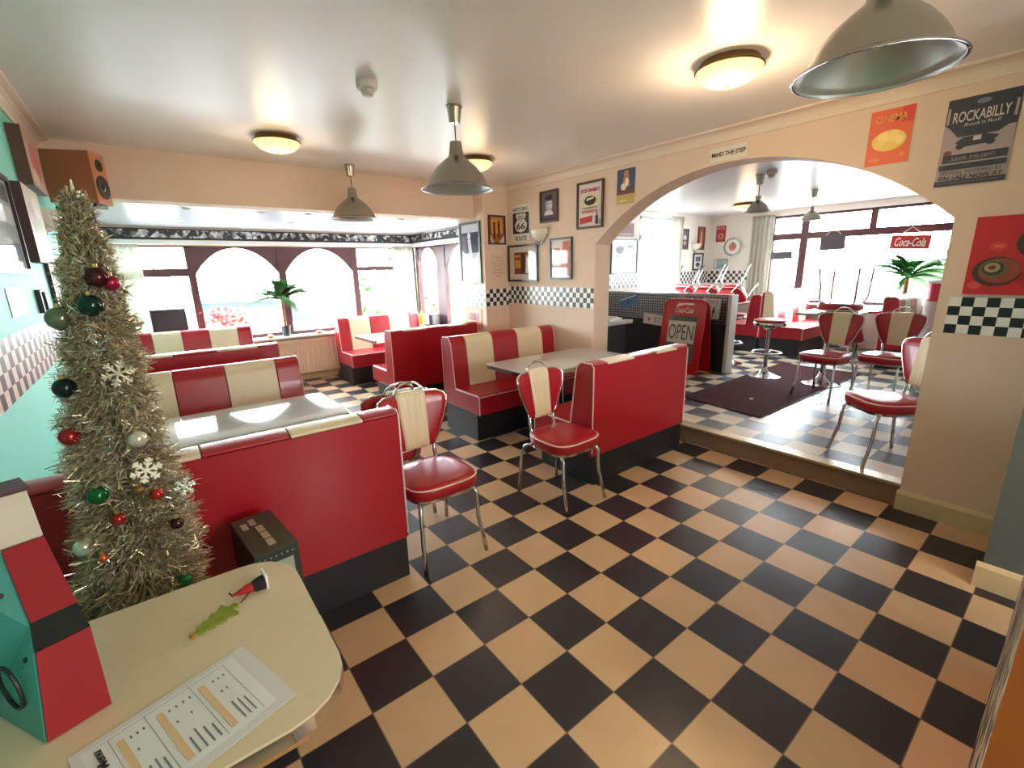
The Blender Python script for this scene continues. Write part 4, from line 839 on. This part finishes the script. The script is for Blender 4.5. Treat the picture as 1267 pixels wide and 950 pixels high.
# loudspeaker
sy = math.radians(22); t = thing('loudspeaker', 'wooden loudspeaker mounted high in the left corner', 'loudspeaker', (-1.3, 3.1, 2.08))
Bs = Matrix.Translation((-1.3, 3.1, 0)) @ Matrix(((math.sin(sy), -math.cos(sy), 0, 0), (math.cos(sy), math.sin(sy), 0, 0), (0, 0, 1, 0), (0, 0, 0, 1)))  # local x = along front, y = towards the back
b = MB(); b.X = Bs; b.box(0, .19, .006, .28, 2.085, 2.425); b.build('cabinet', woodm, t, bevel=.003)
b = MB(); b.X = Bs; b.box(.002, .188, 0, .006, 2.087, 2.423); bf_ = b.build('baffle', mat('light_veneer', (196, 132, 92), .5, noise=.08), t)
Dn = Bs @ Matrix.Translation((.095, 0, 2.2)) @ Matrix.Rotation(PI / 2, 4, 'X')
for zc, R, nm in ((2.2, .078, 'woofer'), (2.345, .04, 'tweeter')):
    b = MB(); b.X = Bs @ Matrix.Translation((.095, 0, zc)) @ Matrix.Rotation(PI / 2, 4, 'X'); b.lathe([(R, 0), (R, .006), (R * .85, .006), (R * .3, -.0 + .002), (R * .25, .008), (.001, .012)], 32); b.build(nm, blackp, bf_, smooth=True)
b = MB(); b.X = Bs; b.box(.03, .17, .03, .2, 2.06, 2.083).box(.08, .12, .2, .3, 2.0, 2.07); b.build('wall_bracket', blackp, t)

# ------------------------------------------------------------ raised room wall things
picture('large framed black and white sketch on the raised room wall left of the window', '-y', *P('-y', 5.02, 5.72, 1.45, 2.02, 3.8), [((214, 214, 216), rect(0, 1, 0, 1)), ((120, 120, 128), ell(.3, .72, .16, .14)), ((196, 198, 202), ell(.62, .66, .18, .22)), ((110, 112, 120), [(.05, .1), (.3, .1), (.35, .5), (.15, .55)]), ((150, 150, 158), [(.4, .08), (.8, .1), (.75, .42), (.5, .45)]), ((80, 80, 90), ell(.7, .84, .14, .07))], .025, frame_b)
t = poster('dark red poster above the large sketch, half hidden by the arch', '-y', (5.35, 3.8, 2.17), .5, .22, [((110, 40, 46), rect(0, 1, 0, 1)), ((150, 120, 120), rect(.1, .9, .1, .25))])
picture('narrow framed bottle picture in the raised room, left of the pair', '-y', *P('-y', 7.05, 7.28, 1.86, 2.24, 3.8), [((90, 84, 96), rect(0, 1, 0, 1)), ((206, 200, 206), ell(.5, .6, .3, .14)), ((190, 150, 140), ell(.5, .3, .25, .12))], .018, mat('slate_frame', (0, 0, 0)))
picture('narrow framed figure picture in the raised room, right of the pair', '-y', *P('-y', 7.62, 7.86, 1.86, 2.30, 3.8), [((150, 96, 66), rect(0, 1, 0, 1)), ((214, 150, 120), ell(.5, .5, .2, .4))], .02, frame_br)
t = poster('red BEER poster on the raised room wall above the round clock', '-x', (8.1, 3.58, 2.16), .2, .31, [((160, 50, 48), rect(0, 1, 0, 1)), ((206, 150, 140), ell(.5, .35, .3, .18)), ((150, 60, 56), ell(.5, .35, .16, .09))]); text('BEER', '-x', (8.1, 3.58, 2.27), .16, .05, col((220, 170, 160)), t, lift=.006)
picture('small black framed photograph under the far wall light', '-y', *P('-y', 7.5, 7.86, 1.46, 1.80, 3.8), [((226, 226, 226), rect(0, 1, 0, 1)), ((110, 116, 126), rect(.2, .8, .52, .85)), ((84, 90, 100), ell(.5, .3, .26, .15))], .03, frame_b)
plate('grey green licence plate under the round wall clock', '-x', (8.1, 3.53, 1.58), .3, .2, (150, 172, 168), [((220, 226, 222), rect(.08, .2, .1, .9))], [('H75', .12, .1, .6, .35, (206, 214, 212), {})], 'licence_plate')
t = thing('wall_clock', 'round silver rimmed clock on the raised room wall', 'clock', (8.1, 3.31, 1.9)); Bc = basis('-x', (8.1, 3.31, 1.9))
b = MB(); b.X = Bc; b.lathe([(.17, .001), (.175, .03), (.155, .035), (.14, .02)], 36, caps=False); b.build('rim', mat('clock_rim', (180, 196, 190), .25, .7), t, smooth=True)
b = MB(); b.X = Bc; b.lathe([(.15, .002), (.15, .018)], 36); b.build('face', col((232, 228, 224), .3), t)
b = MB(); b.X = Bc; b.prism(ell(0, 0, .075, .08), 'z', .018, .02); b.build('emblem', col((206, 120, 110)), t)
b = MB(); b.X = Bc; b.box(-.004, .004, 0, .1, .021, .024).box(0, .07, -.004, .004, .021, .024); b.build('hands', blackp, t)
def hang_sign(label, c, w, h, rgb, txt, rz, tilt=0):
    t = thing('hanging_sign', label, 'sign', c); r = Vector((math.sin(rz), -math.cos(rz), 0)); r = (r + Vector((0, 0, tilt))).normalized(); n = Vector((-math.cos(rz), -math.sin(rz), 0)); u = n.cross(r); F = (tuple(r), tuple(u), tuple(n))
    b = MB(); b.X = basis(F, c); b.box(-w / 2, w / 2, -h / 2, h / 2, -.006, .006); b.build('board', col(rgb), t)
    k = MB(); B = basis(F, c); pk = Vector((c[0], c[1], c[2] + h / 2 + .12)); k.tube([B @ Vector((-w * .3, h / 2, 0)), pk, B @ Vector((w * .3, h / 2, 0))], .003, 5); k.build('string', white, t)
    if txt: text(txt, F, c, w * .78, h * .62, col((245, 240, 240)), t, shear=.35, lift=.007, bold=.01)
hang_sign('red Coca-Cola board hanging in the front window above the palm', (7.95, .55, 1.83), .46, .20, (196, 50, 50), 'Coca-Cola', .12, -.06)
hang_sign('square dark board hanging in the middle of the front window', (7.95, 1.56, 1.88), .36, .24, (74, 66, 74), '', 0, .04)
hang_sign('narrow dark board hanging in the front window left of the timber post', (7.95, 2.34, 1.70), .36, .13, (66, 60, 68), '', 0, .02)

# ------------------------------------------------------------ tinsel tree with baubles
tx, ty = -1.31, .31
def tree_axis(z): s = (z - .0) / 1.79; return Vector((-1.325 + .075 * s, .34 - .02 * s, z))
def tree_r(z): s = min(.999, z / 1.80); return .012 + .205 * (1 - s) ** .66
def tinsel_tree():
    random.seed(5); t = thing('tinsel_tree', 'tall slim gold tinsel Christmas tree on the left behind the corner table', 'Christmas tree', (tree_axis(0).x, tree_axis(0).y, 0))
    MB().tube([tree_axis(0.02), tree_axis(.9), tree_axis(1.79)], [.018, .012, .006], 8).build('pole', mat('pole_green', (70, 76, 50), .6), t)
    b = MB()
    for k in range(3): a = k * 2 * PI / 3; b.tube([(tree_axis(0).x, tree_axis(0).y, .06), (tree_axis(0).x + .16 * math.cos(a), tree_axis(0).y + .16 * math.sin(a), .008)], .008, 6)
    b.build('stand', blackp, t)
    g = [mat('tinsel_gold', (202, 184, 146), .3, .55), mat('tinsel_champagne', (232, 225, 202), .22, .6), mat('tinsel_olive', (156, 148, 120), .4, .4), mat('tinsel_brown', (118, 102, 80), .4, .4)]
    mb = MB()
    for i in range(46000):
        z = .16 + 1.62 * (random.random() ** 1.12); c = tree_axis(z); a = random.uniform(0, 2 * PI); R = tree_r(z) * (.93 + .10 * math.sin(z * 62 + 1.0 * a) + .09 * math.sin(3 * a + z * 9) + .05 * math.sin(7 * a - z * 23))
        if i % 3:
            r0 = R * random.uniform(.35, .85); r1 = R * random.uniform(.85, 1.12)
            a1 = a + random.uniform(-.3, .3); dz = random.uniform(-.03, .025)
            p0 = c + Vector((r0 * math.cos(a), r0 * math.sin(a), 0)); p1 = c + Vector((r1 * math.cos(a1), r1 * math.sin(a1), dz))
        else:
            r0 = R * random.uniform(.75, 1.04); p0 = c + Vector((r0 * math.cos(a), r0 * math.sin(a), 0)); p1 = p0 + Vector((random.gauss(0, 1), random.gauss(0, 1), random.gauss(0, 1))).normalized() * random.uniform(.012, .03)
        d = (p1 - p0).normalized(); q = (d.cross(Vector((random.uniform(-1, 1), random.uniform(-1, 1), random.uniform(-1, 1))))).normalized() * random.uniform(.0008, .0021)
        mb.add([p0 - q, p0 + q, p1 + q * .6, p1 - q * .6], [(0, 1, 2, 3)], random.choices((0, 1, 2, 3), (4, 4, 3, 2))[0])
    mb.build('tinsel', g, t, kind='stuff')
    MB().lathe([(.004, 1.76), (.004, 1.80), (.002, 1.82)], 8, (tree_axis(1.79).x, tree_axis(1.79).y, 0)).build('tip', g[1], t)
tinsel_tree()
CAMP = Vector((-1.143, -1.384, 1.57))
def on_tree(u, v, out=1.0):
    """a bauble spot: where the sight of the photo's bauble meets the tree's surface"""
    d = (Rr * ((u - 633.5) / 565.331) + Rd * ((v - 475) / 565.331) + Rf); best = None; s = 1.0
    bd = 9
    while s < 3.2:
        p = CAMP + d * s; c = tree_axis(p.z); q = math.hypot(p.x - c.x, p.y - c.y) - tree_r(p.z) * out
        if q < 0: return p
        if q < bd: bd, best = q, p
        s += .003
    return best
def bauble(label, u, v, r, rgb, rough=.15, metal=.5):
    p = on_tree(u, v); t = thing('bauble', label, 'bauble', p, 'baubles on the tinsel tree')
    bl_ = MB().ball(p, r, seg=24, rings=14).build('ball', mat('bauble_%d_%d_%d' % rgb, rgb, rough, metal), t, smooth=True)
    MB().lathe([(.006, r - .002), (.006, r + .008), (.003, r + .01)], 10, p).build('cap', mat('bauble_cap', (190, 170, 110), .3, .9), bl_)
for lb, u, v, r, c in (('dark crimson bauble near the top of the tree, inner of two', 120, 343, .026, (70, 24, 32)), ('bright crimson bauble sticking out on the right near the tree top', 137, 350, .02, (150, 20, 60)),
    ('very dark green bauble near the tree top', 112, 378, .028, (20, 52, 40)), ('dull grey green bauble on the left of the tree top', 74, 394, .03, (110, 116, 92)), ('black green bauble sticking out on the left edge of the tree', 80, 480, .026, (18, 40, 34)),
    ('red bauble on the left edge of the tree', 86, 540, .024, (150, 34, 40)), ('pearl white bauble on the right half of the tree', 170, 543, .024, (206, 200, 184)), ('shiny green bauble low on the tree front', 121, 613, .024, (20, 96, 50)),
    ('dark brown bauble on the right edge low on the tree', 219, 647, .018, (62, 34, 34)), ('white frosted bauble low on the left of the tree', 104, 677, .024, (206, 214, 196)), ('green bauble low on the right just above the table edge', 229, 717, .02, (22, 110, 60)), ('small red bauble on the right side of the tree by the lower snowflake', 194, 611, .017, (176, 40, 34)), ('small red glitter bauble at the centre of the lower tree', 146, 642, .018, (150, 40, 38)),
    ('tiny orange bauble low in the middle of the tree', 128, 690, .012, (214, 96, 60)), ('small brown bauble beside the lower snowflake', 171, 606, .014, (120, 84, 50))):
    bauble(lb, u, v, r, c)
def snowflake(label, u, v, R, m):
    p = on_tree(u, v, 1.12); n = (CAMP - p); n.z = 0; n.normalize(); r = Vector((0, 0, 1)).cross(n) * 1.0; F = (tuple(r), (0, 0, 1), tuple(n)); mb = MB(); mb.X = basis(F, p)
    for k in range(6):
        a = k * PI / 3 + .2; e = Vector((math.cos(a), math.sin(a), 0)); q = Vector((-math.sin(a), math.cos(a), 0)); 
        mb.tube([e * 0, e * R], R * .1, 6)
        for s_ in (.45, .75):
            for sg in (-1, 1): mb.tube([e * R * s_, e * R * (s_ + .22) + q * sg * R * .26], R * .09, 6)
        mb.ball(e * R, R * .13, seg=8, rings=5)
    mb.build('snowflake_ornament', m, label=label, category='ornament')
snowflake('white snowflake ornament on the front of the tree', 181, 582, .034, mat('snow_white', (238, 232, 214), .5))
snowflake('silver glitter snowflake ornament in the upper half of the tree', 146, 462, .034, mat('snow_silver', (196, 190, 170), .35, .4))
snowflake('pale blue glitter snowflake ornament on the right edge of the tree', 228, 602, .026, mat('snow_pale', (196, 208, 196), .35, .3))
# ------------------------------------------------------------ green carton by the bench
t = thing('carton', 'dark green printed carton standing against the nearest red bench', 'box', (-.955, .40, 0))
cy = math.radians(0); gm = mat('green_card', (34, 46, 36), .5, noise=.12)
Bx = Matrix.Translation((-.955, .385, 0)) @ Matrix.Rotation(math.radians(6), 4, 'Z'); b = MB(); b.X = Bx; b.box(-.072, .072, -.155, .155, 0.002, .645); b.build('case', gm, t, bevel=.004)
b = MB(); b.X = Bx; b.box(-.07, .07, -.153, .153, .646, .65); b.build('lid', mat('olive_card', (62, 60, 44), .5, noise=.1), t)
b = MB(); b.X = Bx
for (x0, x1, y0, y1) in ((-.05, -.03, .05, .10), (-.02, .0, .07, .12), (-.012, .012, .0, .05), (-.012, .012, -.06, -.01), (-.012, .012, -.12, -.07)): b.box(x0, x1, y0, y1, .65, .6515)
b.build('panel_print', col((168, 150, 122)), t)
b = MB(); b.X = Bx; b.box(-.01, .05, -.157, -.1555, .54, .60)
for i in range(7): b.box(-.06 + i * .018, -.055 + i * .018, -.157, -.1555, .62, .625)
b.build('side_print', col((150, 160, 145)), t)

# ------------------------------------------------------------ things on the corner table
def menu():
    p1 = Vector((-1.106, -.289, .7315)); a = Vector((.068, -.217, 0)).normalized(); b_ = Vector((-a.y, a.x, 0)) * -1
    b_ = Vector((-.954, -.300, 0)).normalized()
    t = thing('menu_sheet', 'laminated menu sheet lying on the corner table', 'menu', (p1 + a * .105 + b_ * .15)); F = (tuple(a * -1), tuple(b_ * -1), (0, 0, 1))
    r, u = -b_, a * 1.0  # reading direction
    m = MB(); c = [p1, p1 + a * .225, p1 + a * .225 + b_ * .305, p1 + b_ * .305]; m.add([tuple(q) for q in c] + [tuple(q + Vector((0, 0, .0012))) for q in c], [(0, 1, 2, 3)[::-1], (4, 5, 6, 7)] + [(i, (i + 1) % 4, (i + 1) % 4 + 4, i + 4) for i in range(4)])
    m.build('laminate', mat('laminate_film', (210, 206, 206), .12, coat=.6), t)
    def quad(s0, s1, t0, t1, z=.0022): q = lambda s, v: tuple(p1 + a * s + b_ * v + Vector((0, 0, z))); return [q(s0, t0), q(s1, t0), q(s1, t1), q(s0, t1)]
    pm = MB(); pm.add(quad(.012, .205, .03, .29, .0014), [(0, 1, 2, 3)][::1]); pm.build('paper', col((218, 216, 216), .25), t)
    k = MB()
    for v in (.052, .118, .196, .252): k.add(quad(.02, .20, v, v + .001), [(0, 1, 2, 3)])
    k.add(quad(.02, .021, .05, .27), [(0, 1, 2, 3)]); k.build('rules', col((120, 118, 124)), t)
    a_, b__ = a, b_; hd = MB()
    for v in (.098, .172, .234): hd.add(quad(.04, .19, v, v + .012, .0024), [(0, 1, 2, 3)])
    hd.build('headings', col((214, 178, 140)), t)
    ln = MB(); random.seed(9)
    for v in (.062, .072, .082, .126, .138, .150, .162, .204, .214, .224):
        ln.add(quad(.045, .053, v, v + .003, .0025), [(0, 1, 2, 3)]); s0 = .13 + random.uniform(0, .02); ln.add(quad(s0, .19, v, v + .003, .0025), [(0, 1, 2, 3)])
        if random.random() > .4: ln.add(quad(.085, .093, v, v + .003, .0025), [(0, 1, 2, 3)])
    ln.build('price_lines', col((120, 120, 126)), t, kind='stuff')
    F = (tuple(-a), tuple(a.cross(Vector((0, 0, 1))) * -1), (0, 0, 1)); rr = -a; uu = Vector((0, 0, 1)).cross(rr)
    text('Menu', (tuple(rr), tuple(uu), (0, 0, 1)), p1 + a * .055 + b_ * .272, .05, .014, col((50, 48, 52)), t, lift=.003, bold=.02)
menu()
def toys():
    t = thing('gnome_figure', 'tiny toppled gnome with red hat, black coat and white base on the corner table', 'ornament', (-1.04, -.08, .73))
    d = Vector((.9, .1, 0)).normalized(); c = Vector((-1.045, -.085, .742)); X = Matrix.Translation(c) @ d.to_track_quat('Z', 'Y').to_matrix().to_4x4()
    b = MB(); b.X = X; b.lathe([(.002, -.055), (.012, -.02), (.013, -.006)], 14); b.build('hat', mat('felt_red', (176, 28, 32), .8), t, smooth=True)
    b = MB(); b.X = X; b.lathe([(.012, -.008), (.018, .004), (.021, .02), (.02, .024)], 16); b.build('coat', mat('felt_black', (36, 30, 40), .85), t, smooth=True)
    b = MB(); b.X = X; b.box(-.022, .022, -.012, .03, .024, .029); b.build('base', white, t)
    MB().tube([(-1.085, -.125, .735), (-1.06, -.1, .738)], .0015, 5).tube([(-1.105, -.07, .74), (-1.098, -.088, .737)], .0022, 5).build('limbs', mat('felt_black', (0, 0, 0)), t)
    t = thing('glitter_tree_figure', 'flat green glitter fir tree ornament lying on the corner table', 'ornament', (-1.135, -.155, .73))
    p0 = Vector((-1.188, -.178, 0)); p1 = Vector((-1.095, -.125, 0)); ax = (p1 - p0); L = ax.length; ax.normalize(); n = Vector((-ax.y, ax.x, 0)); o = []
    prof = [(0, .004), (.12, .016), (.14, .008), (.32, .022), (.34, .012), (.55, .028), (.57, .016), (.82, .033), (.84, .008), (1.0, .008)]
    pts = [p0 + ax * L * s + n * w_ for s, w_ in prof] + [p0 + ax * L * s - n * w_ for s, w_ in prof[::-1]]
    MB().prism([(q.x, q.y) for q in pts], 'z', .7305, .738).build('fir_shape', mat('green_glitter', (148, 160, 50), .5, .3, noise=.4, nscale=300, bump=.6, bscale=500), t)
    MB().prism([((p0 - ax * .012 + n * .005).x, (p0 - ax * .012 + n * .005).y), ((p0 + n * .005).x, (p0 + n * .005).y), ((p0 - n * .005).x, (p0 - n * .005).y), ((p0 - ax * .012 - n * .005).x, (p0 - ax * .012 - n * .005).y)], 'z', .7305, .738).build('gold_tip', mat('gold_glitter', (206, 150, 60), .4, .6), t)
toys()
# stepped red and teal caddy on the table
def caddy():
    t = thing('stepped_caddy', 'red and teal stepped wooden caddy on the corner table against the wall', 'caddy', (-1.42, -.2, .73))
    yaw = math.radians(18); e = Vector((math.cos(yaw), math.sin(yaw), 0)); g = Vector((-math.sin(yaw), math.cos(yaw), 0)); B0 = Vector((-1.34, -.283, 0))
    def q(x, dpt, z): return B0 + e * x + g * dpt + Vector((0, 0, z))
    rd_ = mat('painted_red', (150, 28, 36), .5, noise=.08); tl = mat('painted_teal', (74, 150, 142), .45, noise=.08); bk = mat('painted_black', (28, 28, 30), .5)
    prof = [(0, .732), (-.012, .924), (.045, .95), (.185, 1.05)]; Wd = [.095, .075, .066, .062]
    m = MB()
    def face(i, mi): a, b = prof[i], prof[i + 1]; m.add([q(-Wd[i], a[0], a[1]), q(0, a[0], a[1]), q(0, b[0], b[1]), q(-Wd[i + 1], b[0], b[1])], [(0, 1, 2, 3)], mi)
    face(0, 0); face(1, 1); face(2, 0); m.build('stepped_front', [rd_, bk], t, solid=.006)
    s = MB(); dd = .21
    for x, sg in ((-.004, 1),): s.add([q(x, 0.004, .732), q(x, dd, .732), q(x, dd, 1.045), q(x, .185, 1.045), q(x, .045, .946), q(x, -.006, .92)], [(0, 1, 2, 3, 4, 5)])
    s.add([q(-.004, dd, .732), q(-.08, dd, .732), q(-.06, dd, 1.045), q(-.004, dd, 1.045)], [(0, 1, 2, 3)])
    s.build('case', tl, t, solid=.004)
    sd = MB(); sd.add([q(-.096, .002, .732), q(-.135, .17, .732), q(-.15, .19, 1.05), q(-.064, .183, 1.048), q(-.068, .045, .948), q(-.077, -.01, .922)], [(0, 1, 2, 3, 4, 5)]); sd.build('side_panel', tl, t, solid=.004)
    c = q(-.108, .07, .83); r = MB(); d1 = (q(-.135, .17, .732) - q(-.096, .002, .732)).normalized()
    r.tube([c + d1 * .035 * math.cos(a) + Vector((0, 0, .045 * math.sin(a))) - e * .004 for a in [2 * PI * i / 20 for i in range(20)]], .0035, 6, closed=True); r.build('ring_handle', bk, t)
    l = MB()
    for z in (.80, .9, 1.0): l.ball(q(-.086, .02 if z < .93 else .1, z), .005, seg=8, rings=6)
    l.build('studs', bk, t)
    t = thing('white_box', 'worn white box with dark lid on top of the red and teal caddy', 'box', tuple(q(-.03, .19, 1.05)))
    w = MB(); w.add([q(-.085, .186, 1.052), q(.0, .186, 1.052), q(.0, .26, 1.052), q(-.085, .26, 1.052), q(-.085, .19, 1.158), q(-.004, .19, 1.158), q(-.004, .26, 1.158), q(-.085, .26, 1.158)], [(0, 3, 2, 1), (4, 5, 6, 7), (0, 1, 5, 4), (1, 2, 6, 5), (2, 3, 7, 6), (3, 0, 4, 7)])
    w.build('body', mat('worn_white', (196, 188, 170), .6, noise=.12, nscale=14), t, bevel=.003)
    w = MB(); w.add([q(-.088, .184, 1.158), q(.0, .184, 1.158), q(.0, .264, 1.158), q(-.088, .264, 1.158), q(-.088, .184, 1.165), q(.0, .184, 1.165), q(.0, .264, 1.165), q(-.088, .264, 1.165)], [(0, 3, 2, 1), (4, 5, 6, 7), (0, 1, 5, 4), (1, 2, 6, 5), (2, 3, 7, 6), (3, 0, 4, 7)]); w.build('lid', mat('dark_red_lid', (70, 24, 34), .5), t)
    c = q(-.055, .225, 1.1655)
    t = thing('round_tin', 'small red tin with black lid on the white box at the left edge', 'tin', tuple(c)); MB().lathe([(.02, 0), (.02, .028)], 20, c).build('body', mat('tin_red', (200, 40, 52), .3), t, smooth=True); MB().lathe([(.021, .028), (.021, .037), (.018, .039)], 20, c).build('lid', blackp, t, smooth=True)
caddy()
